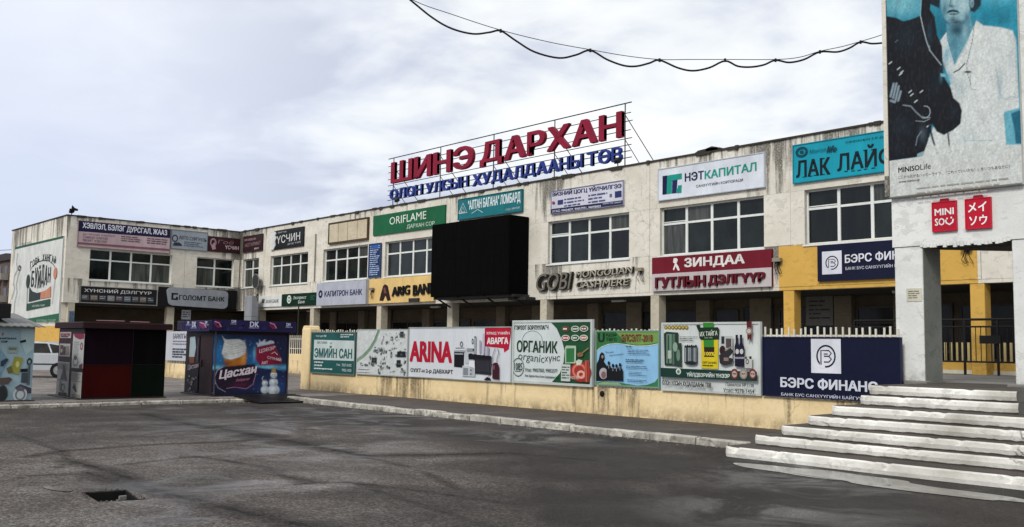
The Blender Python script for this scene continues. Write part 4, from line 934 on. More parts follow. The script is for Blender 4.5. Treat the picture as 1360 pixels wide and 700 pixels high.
s.poly([(80, 335), (135, 328), (125, 528), (80, 533)], '10123a'); s.poly([(130, 340), (150, 326), (287, 308), (287, 368), (200, 380), (182, 395), (182, 520), (125, 527)], '0f8a7c'); s.poly([(186, 384), (240, 376), (234, 515), (184, 520)], '1a2050'); s.poly([(246, 436), (287, 430), (284, 512), (228, 516), (232, 470), (246, 462)], '0f8a7c')
s.text('НЭТ', 318, 308, 398, 518, '161a48', .035, yr=280); s.text('КАПИТАЛ', 526, 286, 372, 1052, '0f9080', .03, yr=200); s.text('САНХҮҮГИЙН КОРПОРАЦИ', 438, 424, 464, 918, '1c2030', .01, yr=358); s.done()
s = Sign('shop_sign', 'turquoise sign with large black serif letters running behind the portico', A, (1040, 170, 7.0), [90, 160, 1100, -3, 1100, 388, 90, 520], ink('0f93a8', .5, .15), th=.12, frame=ink('0c7a8c'))
s.text('ЛАК', 120, 306, 466, 440, '0b1a20', .035, yr=268); s.text('ЛАЙФ', 505, 198, 414, 1030, '0b1a20', .03, yr=118)
for (x, y) in ((196, 455), (258, 448), (302, 440), (372, 432), (425, 424), (588, 402), (652, 398), (710, 392), (768, 382), (840, 372)): s.line([(x - 17, y + 3), (x + 17, y - 2)], 7, '0b1a20')
for (x, y) in ((186, 304), (372, 284), (592, 250), (768, 206), (842, 200)): s.line([(x - 18, y + 3), (x + 18, y - 3)], 7, '0b1a20')
s.text('ОФФИСЫН 3-Р ДАВХАР', 588, 124, 146, 1080, '0b2a33', .01, yr=50)
for (x, y, a, c) in ((118, 440, 175, 468), (245, 420, 300, 446), (360, 405, 440, 430)): pass
s.ell(178, 222, 58, 48, '0c3f4c', 20, .62); s.ell(178, 222, 18, 15, '0c3f4c'); s.text('Монгол', 250, 200, 240, 400, '0d6272', 0, yr=178, shear=.2); s.text('life', 410, 172, 232, 500, '0c3440', .03, yr=160, shear=.3); s.done()
s = Sign('notice_board', 'narrow blue notice with rows of small white print between two windows', A, zA, [698, 274, 757, 266, 757, 433, 698, 438], ink('16305a'), th=.04, frame=ink('3a4c70'), cat='notice')
s.dashes(704, 284, 751, 428, 15, '9fb0cc', .5); s.rect(708, 280, 745, 292, '2b56a0'); s.done()
s = Sign('bank_sign', 'white bank box sign at the left end of the arcade beam', A, z5, [225, 516, 369, 513, 369, 584, 225, 590], ink('d2d5d3'), th=.35); s.text('ХААН БАНК', 266, 540, 564, 352, '1c1e1c', .02)
for (a, c) in ((240, 536), (251, 536), (240, 550), (251, 550)): s.ell(a + 4, c + 5, 5, 6, '1a2a22')
s.done()
s = Sign('bank_sign', 'dark green bank sign with a white leaf emblem between two paler bank signs', A, z5, [371, 510, 603, 485, 603, 578, 371, 583], ink('0a2b1e'), th=.35); s.ell(413, 540, 13, 26, 'c9d6cc', 16, .6); s.ell(413, 540, 5, 10, 'c9d6cc'); s.text('Экспресс', 436, 520, 544, 522, 'd0dad2', .01, shear=.3); s.text('Банк', 470, 545, 566, 514, 'd0dad2', .01, shear=.3); s.dashes(556, 512, 592, 545, 3, '2f6b50', .5); s.done()
z8 = (380, 370, 6.182)
s = Sign('bank_sign', 'deep lavender-grey bank box sign with a round navy emblem', ('Y', YF - .30), z8, [245, 42, 652, 10, 655, 206, 255, 225], ink('a9adb8'), th=.30)
s.ell(283, 130, 18, 34, '14143c', 8); s.rect(277, 118, 289, 142, 'a9adb8'); s.text('КАПИТРОН БАНК', 315, 105, 152, 624, '1b1850', .03, yr=84); s.done()
s = Sign('bank_sign', 'tan bank board with a tall dark peak emblem, partly behind the video screen', ('Y', YF - .12), z8, [676, 8, 1212, -30, 1212, 186, 676, 206], ink('d8b878', .6, .15), th=.11)
s.poly([(768, 180), (778, 130), (796, 60), (812, 45), (835, 60), (862, 178), (835, 184), (818, 140), (800, 185)], '2a1416'); s.poly([(800, 78), (812, 70), (826, 120), (806, 122)], '6d4038')
s.done()
def raised(s, word, x0, y0, y1, x1, mat, yr, dep=.05, bold=.03, shear=0, name='raised_letters'):
    V, F = glyphs(word, bold, 3, .1); u0, v1 = s.L(x0, y0); _, v0 = s.L(x0, y1); u1, vr = s.L(x1, yr); h = v1 - v0; k = vr - v1
    b_ = MB(); b_.add([(u0 + a * (u1 - u0) + shear * h * b2, -.004 - dep / 2 - c / .1 * dep / 2, v0 + b2 * h + a * k) for a, b2, c in V], F); return b_.build(name, mat, s.root)
raised(s, 'ARIG', 875, 72, 148, 1022, ink('0e0c0c'), 52, .06, .04); raised(s, 'BANK', 1048, 55, 142, 1230, ink('0e0c0c'), 30, .06, .04)
b_ = MB(); b_.box(0, .7, -.1, -.01, 0, .16); o = b_.build('ledge_bracket', STEEL, s.root); o.location = (3.35, 0, .0)
s = Sign('shop_letters', 'raised grey metal Latin letters on the cream beam right of the video screen', ('Y', YF - .055), (560, 260, 3.685), [560, 372, 1070, 345, 1070, 450, 560, 474], None, board=False)
raised(s, 'GOBI', 566, 384, 472, 742, ink('1c1a18'), 371, .05, .05, .22, 'letter_backing'); raised(s, 'MONGOLIAN', 772, 372, 404, 1040, ink('2a2724'), 350, .045, .05, .2, 'letter_backing'); raised(s, 'CASHMERE', 772, 422, 456, 1022, ink('2a2724'), 406, .045, .05, .2, 'letter_backing')
for o in list(s.root.children): o.location.y = .004
for w_, a in (('GOBI', (562, 382, 468, 738, 370)), ('MONGOLIAN', (769, 371, 402, 1037, 349)), ('CASHMERE', (769, 421, 454, 1019, 405))):
    o = raised(s, w_, a[0], a[1], a[2], a[3], ink('6d685e' if w_ == 'GOBI' else 'a39d8e', .4), a[4], .03, .005, .22, 'letter_face'); o.location.y = -.05
s.done()
z9 = (860, 300, 4.0)
s = Sign('shop_sign', 'shoe shop sign: white letters on maroon above, maroon letters on white below', ('Y', YF - .10), z9, [22, 170, 658, 122, 660, 325, 25, 345], ink('6a0f20', .5, .2), th=.09)
s.poly([(24, 256), (659, 222), (660, 325), (25, 345)], 'b5aead'); s.text('ЗИНДАА', 190, 172, 230, 512, 'd8d4cf', .045, yr=148)
s.poly([(135, 172), (150, 172), (157, 180), (150, 200), (160, 215), (168, 236), (158, 238), (146, 215), (138, 236), (132, 232), (142, 200), (132, 195)], 'd8d4cf')
raised(s, 'ГУТЛЫН', 46, 274, 330, 308, ink('5a0c1c'), 262, .07, .055); raised(s, 'ДЭЛГҮҮР', 322, 262, 322, 628, ink('5a0c1c'), 246, .07, .055); s.done()
s = Sign('finance_sign', 'navy finance company sign on the amber beam, running behind the portico', ('Y', YF - .10), z9, [900, 118, 1490, 47, 1490, 270, 905, 295], ink('0b0f2c', .45, .15), th=.08)
def bf_logo(s, x0, y0, x1, y1):
    s.rect(x0, y0, x1, y1, 'd2d4dc'); cx_, cy_ = (x0 + x1) / 2, (y0 + y1) / 2; rx, ry = (x1 - x0) * .33, (y1 - y0) * .33
    s.ell(cx_, cy_, rx, ry, '14172c', 24, .84); s.rect(cx_ - rx * .62, cy_ + ry * .6, cx_ - rx * .1, cy_ + ry * 1.05, 'd2d4dc')
    w_ = (y1 - y0) * .035
    s.line([(cx_ - rx * .5, cy_ + ry * .75), (cx_ - rx * .5, cy_ - ry * .5), (cx_ + rx * .3, cy_ - ry * .5), (cx_ + rx * .55, cy_ - ry * .25), (cx_ + rx * .3, cy_), (cx_ - rx * .2, cy_)], w_, '14172c')
    s.line([(cx_ - rx * .2, cy_ + ry * .5), (cx_ + rx * .3, cy_ + ry * .5), (cx_ + rx * .55, cy_ + ry * .25), (cx_ + rx * .3, cy_)], w_, '14172c'); s.line([(cx_ - rx * .2, cy_ - ry * .2), (cx_ + rx * .2, cy_ - ry * .2)], w_ * .8, '14172c')
bf_logo(s, 923, 148, 1020, 256); s.text('БЭРС ФИНАНС', 1034, 158, 205, 1462, 'd4d6de', .03, yr=108); s.text('БАНК БУС САНХҮҮГИЙН БАЙГУУЛЛАГА', 1038, 218, 238, 1470, 'c4c7d2', .014, yr=184); s.done()
# wall lamps torn from their brackets
def broken_lamp(px_, py_, y, label, seed):
    q = ony(px_, py_, y); t = thing('broken_wall_lamp', label, 'lamp', tuple(q), 0, 'broken lamps on the arcade beam'); rg = random.Random(seed)
    b_ = MB(); b_.bbox(-.16, .12, -.16, -.02, .05, .16, c=.01); b_.build('lamp_box', ink('8b8472', .6, .2), t); b_ = MB(); b_.box(-.03, .03, -.05, .0, -.05, .12); b_.build('wall_bracket', STEEL, t)
    b_ = MB()
    for k in range(4):
        x = rg.uniform(-.1, .1); b_.tube([(x * .3, -.06, .06), (x * .8, -.12, .02 - .05 * k), (x * 1.6, -.09, -.12 - .05 * k), (x * 1.2 + .05, -.07, -.30 - .05 * rg.random())], .009, 5)
    b_.build('dangling_cable', BLACKM, t)
broken_lamp(1035, 350, YF - .02, 'broken lamp with dangling cables at the left edge of the amber beam', 1)
broken_lamp(852, 362, YF - .02, 'broken lamp with dangling cables beside the shoe shop sign', 2)
broken_lamp(496, 387, YF - .12, 'broken lamp with dangling cables left of the tan bank board', 3)
broken_lamp(1286, 334, YF - .02, 'black bent lamp arm on the amber beam seen through the portico', 4)
broken_lamp(343, 392, YF - .45, 'small lamp stub above the white bank box sign', 5)
# dish
q = ony(346.5, 374, YF); t = thing('satellite_dish', 'round grey dish on the wall beside the small left window', 'satellite dish', (q[0], YF - .02, q[2]))
b_ = MB(); b_.lathe((0, -.30, 0), (0, 1, 0), [(0, .40), (.02, .405), (.06, .36), (.1, .26), (.12, .02)], 24); b_.build('dish', ink('3c3e3c', .5, .2), t, smooth=False)
b_ = MB(); b_.lathe((0, -.315, 0), (0, 1, 0), [(0, .41), (.016, .42), (.03, .41)], 24); 
b_.v = b_.v; rim = MB()
for k in range(24):
    a0 = 2 * math.pi * k / 24; a1 = 2 * math.pi * (k + 1) / 24; rim.tube([(.40 * math.cos(a0), -.31, .40 * math.sin(a0)), (.40 * math.cos(a1), -.31, .40 * math.sin(a1))], .018, 5)
rim.build('rim', ink('8f9290', .5, .2), t); b_ = MB(); b_.tube([(0, -.19, 0), (0, 0, 0)], .03, 6); b_.build('mount', STEEL, t)

# ================================================================ SIGNS ON THE WING
Wp = ('X', XW + .07); z1_ = (0, 270, 3.888)
s = Sign('shop_sign', 'pale pink sign with a navy band of large white letters at the wing corner', Wp, z1_, [402, 90, 880, 130, 880, 262, 400, 224], ink('b59fa3'), frame=ink('6d5f66'))
s.poly([(402, 90), (880, 130), (880, 178), (401, 145)], '12143a'); s.text('ХЭВЛЭЛ, БЭЛЭГ ДУРСГАЛ, ЖААЗ', 424, 100, 134, 860, 'd8dae2', .03, yr=136)
s.text('ШУУРХАЙ ХЭВЛЭЛ', 428, 152, 164, 586, '5c4450', 0, yr=163); s.text('ГОМБОО ХЭВЛЭЛ', 428, 168, 180, 552, '4c3442', .01, yr=178); s.text('ВИЗИТ ХЭВЛЭЛ', 428, 184, 196, 548, '4c3442', .01, yr=194); s.dashes(620, 168, 720, 208, 3, '5c4450', .5); s.dashes(755, 178, 862, 220, 3, '5c4450', .5); s.poly([(400, 200), (880, 236), (880, 246), (400, 210)], '7c4f5c'); s.done()
s = Sign('shop_sign', 'grey driving school sign with a small car emblem', Wp, z1_, [883, 132, 1072, 152, 1072, 245, 883, 238], ink('8f97a0'), frame=ink('6d757c'))
s.text('АВТО СУРГУУЛЬ', 928, 166, 186, 1068, '2e3640', .02, yr=182); s.ell(905, 182, 17, 20, '2b333c', 16, .66); s.poly([(896, 214), (902, 204), (930, 204), (946, 216), (944, 222), (898, 222)], '2b333c'); s.dashes(955, 198, 1060, 232, 3, '4e5862', .5); s.done()
s = Sign('shop_sign', 'dark maroon hairdresser sign at the inner end of the wing', Wp, z1_, [1073, 172, 1243, 180, 1243, 262, 1073, 247], ink('331720')); s.text('ҮСЧИН', 1158, 216, 236, 1232, 'c9b3b8', .03); s.text('Гоё', 1120, 188, 208, 1200, '8d6a72', .0, shear=.3); s.ell(1098, 204, 16, 22, '9b7a82', 14, .6); s.poly([(1090, 224), (1104, 200), (1112, 236), (1096, 240)], 'a88a90'); s.done()
s = Sign('shop_sign', 'black grocery sign with white heading and a row of small pictures under the wing window', ('X', XW + .10), z1_, [413, 428, 812, 442, 812, 530, 413, 512], ink('17171b'), th=.09, frame=ink('8c8d88'))
s.text('ХҮНСНИЙ ДЭЛГҮҮР', 432, 438, 462, 778, 'c9cac8', .02, yr=450)
rg = random.Random(5); pc = ['4b4c50', '6a5c54', '39404a', '7b7c80', '50424a', '5d6a72']
for k in range(9): s.rect(420 + k * 42, 472 + k * 1.4, 456 + k * 42, 500 + k * 1.8, pc[k % 6]); s.dashes(424 + k * 42, 478 + k * 1.4, 452 + k * 42, 496 + k * 1.5, 2, 'a5a6a4', .4, k)
s.done()
s = Sign('bank_sign', 'grey rounded bank sign on a black board under the wing', ('X', XW + .14), z1_, [820, 432, 1222, 450, 1222, 545, 820, 535], ink('101014'), th=.13)
P = []
for (cx_, cy_, a0) in ((885, 455, 180), (1150, 470, 270), (1150, 523, 0), (895, 510, 90)):
    for k in range(5): th = math.radians(a0 + k * 22.5); P.append((cx_ + 26 * math.cos(th), cy_ + 20 * math.sin(th)))
b_ = MB(); b_.prism_y([s.L(x, y) for x, y in P], -.06, -.001); b_.build('raised_panel', ink('8f959c'), s.root)
s.text('ГОЛОМТ БАНК', 924, 474, 500, 1158, '16181c', .03, yr=482, lift=.062); 
b_ = MB(); b_.prism_y([s.L(x, y) for x, y in ((884, 464), (918, 466), (918, 474), (894, 473), (894, 492), (908, 493), (908, 484), (918, 485), (918, 502), (884, 500))], -.066, -.0605); b_.build('emblem', ink('16181c'), s.root); s.done()
s = Sign('small_notice', 'small blue notice on the arcade pier at the wing corner', ('X', XW + .03), z1_, [356, 556, 382, 556, 382, 626, 356, 626], ink('5b6f86'), th=.02, cat='notice'); s.text('СҮ', 360, 564, 584, 378, '203048', .02); s.dashes(358, 590, 380, 620, 3, '2f3f58', .5); s.done()
s = Sign('small_notice', 'small white paper notice on the arcade column of the wing', ('X', XW + .03), z1_, [938, 552, 985, 550, 985, 600, 938, 600], ink('8d8f94'), th=.02, cat='notice'); s.dashes(942, 560, 981, 594, 3, '4a4c54', .5); s.done()

# restaurant picture on the gable
s = Sign('gable_banner', 'white restaurant banner with a cooking pot picture and green borders on the gable wall', ('Y', YB - .05), (0, 270, 4.117), [68, 238, 352, 183, 318, 668, 75, 634], ink('c9cbc6'), th=.04, cat='banner')
s.poly([(68, 238), (352, 183), (350, 199), (68, 252)], '0f4a30'); s.poly([(75, 628), (320, 628), (318, 668), (75, 634)], '14573a'); s.line([(350, 200), (334, 420), (319, 630)], 6, '0f2a1e')
GR = '16241c'
import itertools
word = 'ГОВЬ ХАНГАЙ'
for k, ch in enumerate(word):                  # lettered along an arch
    if ch == ' ': continue
    f_ = k / (len(word) - 1); x = 156 + f_ * 138; y = 330 - math.sin(f_ * math.pi) * 28 - f_ * 18
    s.text(ch, x, y, y + 42, x + 11, GR, .03)
s.line([(158, 385), (168, 362), (195, 338), (225, 330), (262, 336), (285, 356), (298, 378)], 4, GR)
for k, ch in enumerate('БУЙДАН'): f_ = k / 5; y = 385 - math.sin(f_ * math.pi) * 24 - f_ * 12; s.text(ch, 168 + k * 18.5, y, 472 - f_ * 12 + math.sin(f_ * math.pi) * 18, 183 + k * 18.5, GR, .03)
s.poly([(160, 470), (175, 495), (200, 508), (222, 506), (218, 542), (160, 548)], GR); s.poly([(222, 506), (250, 500), (276, 480), (276, 540), (220, 541)], 'b9785a')
s.poly([(150, 556), (274, 548), (272, 584), (150, 590)], '123f2a'); s.text('ЗООГИЙН ГАЗАР', 180, 564, 576, 246, 'b9c8bc', .01)
s.ell(151, 440, 9, 38, GR); s.line([(150, 470), (152, 588)], 7, GR); s.ell(301, 412, 10, 34, 'b9785a'); s.line([(300, 440), (284, 575)], 6, '8a6f5c')
s.line([(87, 275), (84, 330), (92, 370), (80, 400), (76, 440), (84, 470), (76, 510), (68, 540), (70, 575)], 6, GR); s.line([(100, 345), (108, 365), (98, 400), (92, 450), (98, 490), (90, 540), (90, 630)], 6, GR); s.ell(102, 362, 8, 16, GR, 12, .6)
s.line([(110, 400), (108, 450), (112, 500), (104, 560)], 2.4, '8a928a'); s.text('ХООЛНЫ ГАЗАР', 205, 641, 656, 306, '8fb09a', .01); s.text('Өргөө', 100, 214, 232, 160, '3c463c', 0, yr=205); s.done()

# ================================================================ BANNERS ON THE FENCE
B = ('Y', YW - .045); zb2 = (400, 430, 7.775); zb3 = (530, 420, 7.0); zb4 = (675, 415, 6.086); zb5 = (870, 420, 6.367); zb6 = (1010, 430, 5.835)
AL = ink('9aa09c', .5, .2)
s = Sign('fence_banner', 'teal pharmacy banner with white centre band, leftmost on the fence', B, zb2, [105, 92, 562, 76, 555, 525, 98, 518], ink('0f4f4c', .5, .2), frame=ink('5b6d68'), fw=.04, cat='banner')
s.poly([(134, 172), (548, 168), (548, 376), (130, 378)], 'b9c4c2'); s.text('ФАТИМА', 165, 185, 214, 272, '2c4a48', .02); s.text('ЭМИЙН САН', 140, 232, 356, 530, '0b5552', .045)
s.text('Үнэт цэг ЭМ', 150, 122, 146, 260, 'c9d2d0', .02); s.dashes(408, 104, 536, 146, 2, 'b5c2c0', .55); s.line([(300, 196), (308, 210), (318, 192)], 8, '2c4a48')
for k, (a, c) in enumerate(((232, 408), (222, 440), (360, 474))): s.dashes(140, c - 12, a, c + 8, 1, 'c2ccca', .8, k)
s.text('Утас:', 372, 408, 432, 412, 'c2ccca', .02); s.text('7037-0102', 428, 408, 436, 526, 'c2ccca', .015); s.text('9902-1020', 430, 460, 488, 526, 'c2ccca', .015); s.done()
s = Sign('fence_banner', 'white banner crowded with small dark products and a green curve', B, zb2, [583, 68, 1108, 44, 1100, 552, 568, 522], ink('bcc1c0', .5, .12), frame=AL, fw=.03, cat='banner')
s.dashes(600, 78, 770, 90, 1, '3a4640', .6); s.dashes(608, 112, 750, 128, 1, '7d8a84', .7); s.line([(620, 200), (640, 190), (625, 230), (655, 225), (680, 205), (700, 228)], 5, '7a8580'); s.dashes(640, 240, 700, 250, 1, '5a6660', .8)
s.text('Эрүүл мэнд', 616, 196, 232, 712, '9aa49e', 0, shear=.2)
s.done_early = Paint(s, .02, 'bcc1c0'); pt_ = s.done_early; rg = random.Random(9)
pt_.line([(800, 72), (765, 170), (715, 260), (650, 335), (576, 388)], 24, '6d8a70', 1, 6); pt_.line([(790, 72), (755, 165), (705, 250), (640, 322), (578, 366)], 5, '2d4a35')
for (x0, y0, x1, y1, n_) in ((815, 85, 1095, 215, 34), (740, 240, 890, 320, 22), (900, 240, 1090, 350, 26), (590, 400, 760, 450, 14), (690, 330, 900, 420, 20), (780, 420, 960, 515, 24), (970, 370, 1085, 525, 24)):
    for k in range(n_):
        x = rg.uniform(x0, x1 - 14); y = rg.uniform(y0, y1 - 16); w_ = rg.uniform(6, 26); h_ = rg.uniform(10, 36); c = rg.choice(['15181c', '1f2a30', '30363a', '4a5254', '22252c', '6a7472', '8a9290', '5a4e4a', '2c3e48'])
        if rg.random() < .4: pt_.ell(x + w_ / 2, y + h_ / 2, w_ / 2, h_ / 2, c, .5)
        else: pt_.poly([(x, y + rg.uniform(0, 6)), (x + w_, y), (x + w_ - rg.uniform(0, 5), y + h_), (x + 2, y + h_)], c, 2)
        pt_.line([(x + w_ * .3, y + 2), (x + w_ * .3, y + h_ - 3)], 2.5, 'a9b0ae', .7)
for q in ((990, 280, 1080, 345), (725, 350, 780, 405), (1020, 75, 1060, 130), (985, 372, 1030, 450), (805, 262, 840, 290)): pt_.poly([(q[0], q[1]), (q[2], q[1] - 3), (q[2], q[3]), (q[0], q[3])], '14181c', 3); pt_.ell((q[0] + q[2]) / 2, (q[1] + q[3]) / 2, 14, 12, '5a646a', 2, .7)
pt_.mottle(.04, 20); pt_.grain(.05); pt_.build()
s.dashes(590, 468, 760, 486, 1, '2d3632', .8); s.dashes(575, 498, 760, 515, 1, '2d3632', .8); s.done()
s = Sign('fence_banner', 'wide white banner with huge red Latin letters and black household appliances', B, zb3, [95, 108, 1052, 90, 1046, 612, 82, 572], ink('c6cace', .5, .08), frame=AL, fw=.025, cat='banner')
RD = 'a80f2c'
s.text('ARINA', 104, 236, 428, 500, RD, .06, res=2); s.text('ОУХТ-н 2-р ДАВХАРТ', 108, 488, 534, 505, '17191c', .035, yr=500)
s.poly([(800, 112), (812, 104), (1040, 98), (1046, 110), (1022, 298), (980, 330), (974, 292), (806, 276), (800, 262)], RD); s.text('ХЯМД ҮНИЙН', 816, 136, 172, 1030, 'd9d4d4', .02, yr=132); s.text('АВАРГА', 822, 196, 256, 1018, 'dfdcdc', .05, yr=190)
s.poly([(518, 330), (610, 334), (606, 478), (516, 470)], '101217'); s.rect(524, 344, 602, 356, '9aa0a4'); s.poly([(516, 318), (618, 314), (618, 334), (518, 332)], '8d9398'); s.line([(530, 296), (612, 292)], 5, '5a6066'); s.ell(586, 258, 14, 26, '5c646a', 14, .6); s.ell(690, 232, 9, 26, '3a3f44', 12, .6)
s.rect(622, 300, 700, 440, 'aab0b4'); s.rect(706, 190, 724, 348, '8e959a'); s.line([(706, 190), (724, 190)], 10, '33383d'); s.rect(640, 296, 700, 330, '7d858a'); s.ell(700, 310, 8, 10, '22262a')
s.poly([(655, 346), (866, 366), (864, 402), (655, 400)], '0f1014'); s.ell(676, 368, 24, 26, '0f1014'); s.poly([(712, 398), (866, 400), (862, 540), (716, 530)], '232229'); s.line([(866, 372), (860, 540)], 7, '3b3945'); s.rect(722, 410, 850, 515, '2c2a33')
s.rect(600, 458, 714, 560, 'b4b9bc'); s.rect(608, 478, 654, 548, '767d83'); s.rect(665, 470, 705, 550, '99a0a5'); s.ell(680, 500, 6, 8, '22262a'); s.ell(680, 535, 6, 8, '22262a'); s.poly([(664, 412), (712, 414), (716, 480), (662, 462)], 'd0d3d6')
s.rect(756, 220, 770, 340, 'a7a3b4'); s.rect(790, 160, 806, 350, 'b3adc0'); s.rect(826, 280, 846, 360, '9c94ab')
s.line([(905, 292), (885, 350), (880, 430), (866, 520), (836, 568)], 6, '2b1820'); s.line([(930, 294), (938, 340), (924, 380), (920, 430)], 7, '2b1820'); s.poly([(882, 440), (905, 424), (930, 430), (942, 470), (942, 582), (880, 576)], '3a1220'); s.poly([(806, 582), (830, 560), (862, 570), (866, 590), (808, 590)], '17141a'); s.ell(896, 470, 7, 26, '7d4a58', 10); s.done()
s = Sign('fence_banner', 'white and dark green organic food banner, the tallest left of the gap', ('Y', YW - .06), zb4, [38, 66, 685, 54, 678, 600, 30, 570], ink('c2cac9', .5, .1), frame=ink('b7bdb9'), fw=.06, cat='banner')
s.poly([(340, 72), (668, 62), (664, 588), (355, 562), (420, 490), (450, 400), (458, 310), (435, 220), (395, 130)], '1b4a2c')
s.text('ГЭРЭЭТ БОРЛУУЛАГЧ', 54, 106, 142, 328, '1e3528', .045, yr=102); s.ell(196, 232, 84, 84, '5e6e66', 24, .965); s.text('ОРГАНИК', 72, 226, 322, 402, '173826', .035, yr=232)
s.text('organic', 80, 322, 400, 290, '51615a', .0, shear=.15, yr=350); s.text('хүнс', 296, 358, 414, 420, '33453c', .0, shear=.1, yr=350); s.ell(83, 445, 48, 76, '27443a', 24, .92); s.ell(83, 445, 42, 68, '9fb0a8', 24, .97); s.text('1085', 52, 408, 470, 118, '1c3a2c', .02); s.dashes(58, 474, 112, 486, 1, '27443a', .7)
s.text('Утас: 99057503, 99052377', 140, 450, 484, 402, '2a3c34', .02, yr=456); s.text('Хаяг: Дархан Олон Улсын Худалдааны Төв', 138, 502, 524, 410, '24362e', .03, yr=516)
for (x, y, k) in ((470, 132, 0), (548, 132, 1), (620, 130, 2), (472, 206, 3), (550, 205, 4), (620, 204, 5)):
    s.ell(x, y, 34, 25, 'c9cec6' if k else '33573f'); s.ell(x, y, 28, 19, ('7a1f22', '24442c', '5c2a26', '9a3b3a', '39563f', 'a86a5e')[k]); s.dashes(x - 20, y - 6, x + 22, y + 8, 1, 'd2d4c8', .9, k)
s.poly([(470, 285), (480, 268), (556, 268), (560, 280), (556, 410), (470, 412)], '9fb39c'); s.poly([(480, 290), (546, 288), (544, 400), (480, 402)], '2d6a3c'); s.line([(575, 355), (610, 325), (660, 285)], 10, '8a6f4a'); s.ell(592, 340, 26, 18, '7a5c3a'); s.rect(440, 418, 512, 556, 'b8bfba'); s.dashes(446, 436, 506, 545, 5, '4a5a50', .5)
s.ell(596, 478, 84, 82, '8f2e26', 24); s.ell(586, 470, 58, 60, 'c46a58', 20, .7); s.ell(600, 500, 34, 34, 'd2a090', 16, .5); s.poly([(560, 392), (582, 378), (612, 386), (600, 420), (566, 425)], 'b9c2b2'); s.rect(632, 385, 664, 560, '9c3a2e'); s.line([(640, 390), (644, 560)], 5, 'c47a66'); s.line([(652, 390), (656, 560)], 4, '6e1f1a')
s.text('ҮНСЭН ЭКО', 515, 512, 536, 585, 'd8cfc4', .01); s.done()
s = Sign('fence_banner', 'green and pale blue enrolment banner with dark silhouettes of people', B, zb4, [708, 150, 1222, 140, 1226, 606, 708, 594], ink('86b5d6', .5, .1), frame=ink('6f8f78'), fw=.03, cat='banner')
s.poly([(710, 152), (1220, 142), (1220, 250), (1130, 268), (1040, 272), (960, 262), (880, 254), (800, 262), (745, 290), (712, 325)], '2f6a3a'); s.poly([(860, 150), (1220, 144), (1220, 236), (1130, 255), (1040, 260), (960, 250)], '6d8f4a'); s.line([(712, 322), (750, 285), (810, 260), (880, 252), (960, 260), (1040, 270), (1130, 266), (1222, 246)], 5, 'c9d8c9')
s.poly([(712, 575), (780, 560), (900, 568), (1050, 588), (1130, 580), (1190, 555), (1222, 512), (1224, 604), (712, 592)], '347044'); s.poly([(712, 585), (780, 566), (900, 570), (940, 598), (712, 592)], '8aa07a')
s.text('U', 726, 170, 246, 782, '12261c', .06); s.text('ИДЭР', 792, 172, 200, 880, '16301f', .03); s.text('ТӨГС', 792, 206, 234, 880, '16301f', .03); s.text('ЭЛСЭЛТ-2018', 918, 178, 238, 1170, '6e1f22', .04, yr=172)
s.text('Энэ цагт', 790, 318, 334, 860, '25323c', .0, yr=314); s.text('Бидэнтэй нэгдээрэй', 822, 344, 360, 934, '25323c', .0, yr=328)
BK = '0f1116'
s.poly([(716, 548), (720, 420), (735, 390), (745, 345), (760, 325), (778, 335), (784, 372), (776, 400), (800, 430), (812, 470), (806, 555), (716, 560)], BK); s.ell(767, 362, 9, 14, '9a7a68'); s.ell(776, 498, 34, 46, 'a5a3a8', 18); s.ell(778, 510, 20, 30, '7d5a58', 14)
for (x, y) in ((820, 412), (855, 432), (884, 434), (914, 425)):
    s.ell(x, y, 10, 15, '17130f'); s.poly([(x - 18, y + 50), (x - 12, y + 20), (x + 10, y + 18), (x + 24, y + 46), (x + 26, 556), (x - 16, 552)], BK); s.line([(x, y + 20), (x + 1, y + 44)], 4, 'b4b8c0')
s.dashes(960, 272, 1010, 282, 1, '1c2c3c', .7); s.dashes(975, 300, 1190, 345, 3, '3a5066', .35); s.dashes(960, 378, 1120, 410, 2, '2a3e52', .5); s.dashes(962, 430, 1200, 460, 2, '3a5066', .4); s.dashes(985, 478, 1130, 515, 3, '3a5066', .4); s.dashes(975, 540, 1160, 565, 2, '3a5066', .5); s.done()
s = Sign('fence_banner', 'white liquor and food factory banner with a yellow strip, bottles and a dark green band', B, zb5, [60, 52, 900, 48, 892, 672, 52, 628], ink('c6cbc8', .5, .1), frame=ink('b9bfba'), fw=.045, cat='banner')
for k in range(7): s.ell(96 + k * 30, 94, 15, 17, '7a6620', 12); s.ell(96 + k * 30, 94, 8, 9, 'c0a84a', 10)
s.poly([(400, 205), (545, 200), (540, 448), (398, 442)], 'c9b520'); s.poly([(418, 55), (508, 54), (508, 270), (422, 275)], '2f7a2a'); s.poly([(424, 262), (512, 262), (508, 345), (424, 345)], '2a1b12'); s.text('100%', 428, 302, 334, 512, 'dfc83a', .03)
s.text('ОРГАНИК', 408, 382, 402, 530, '2a2a14', .02); s.dashes(410, 412, 530, 430, 1, '3a3a18', .7)
s.poly([(360, 78), (392, 70), (395, 96), (545, 94), (556, 110), (550, 196), (400, 200), (385, 180), (382, 130)], '122a18'); s.text('ИХ ТАЙГА', 392, 122, 172, 542, 'cfd6c8', .02, yr=112); s.text('Since 1992', 432, 176, 188, 498, 'b0b8a8', .01)
s.poly([(85, 145), (108, 130), (208, 138), (206, 420), (88, 416)], '1c3228'); s.rect(108, 150, 150, 400, '66806e'); s.rect(118, 160, 128, 410, '2a4436'); s.rect(160, 150, 178, 410, '4d6656'); s.poly([(172, 232), (236, 226), (236, 430), (172, 420)], '24382e'); s.ell(182, 260, 20, 40, '7f9686'); s.ell(208, 330, 16, 50, '5f7868'); s.rect(120, 290, 150, 360, 'a0ad9e')
s.dashes(222, 172, 375, 215, 3, '4a544e', .45)
s.rect(262, 252, 370, 400, '232b2e'); 
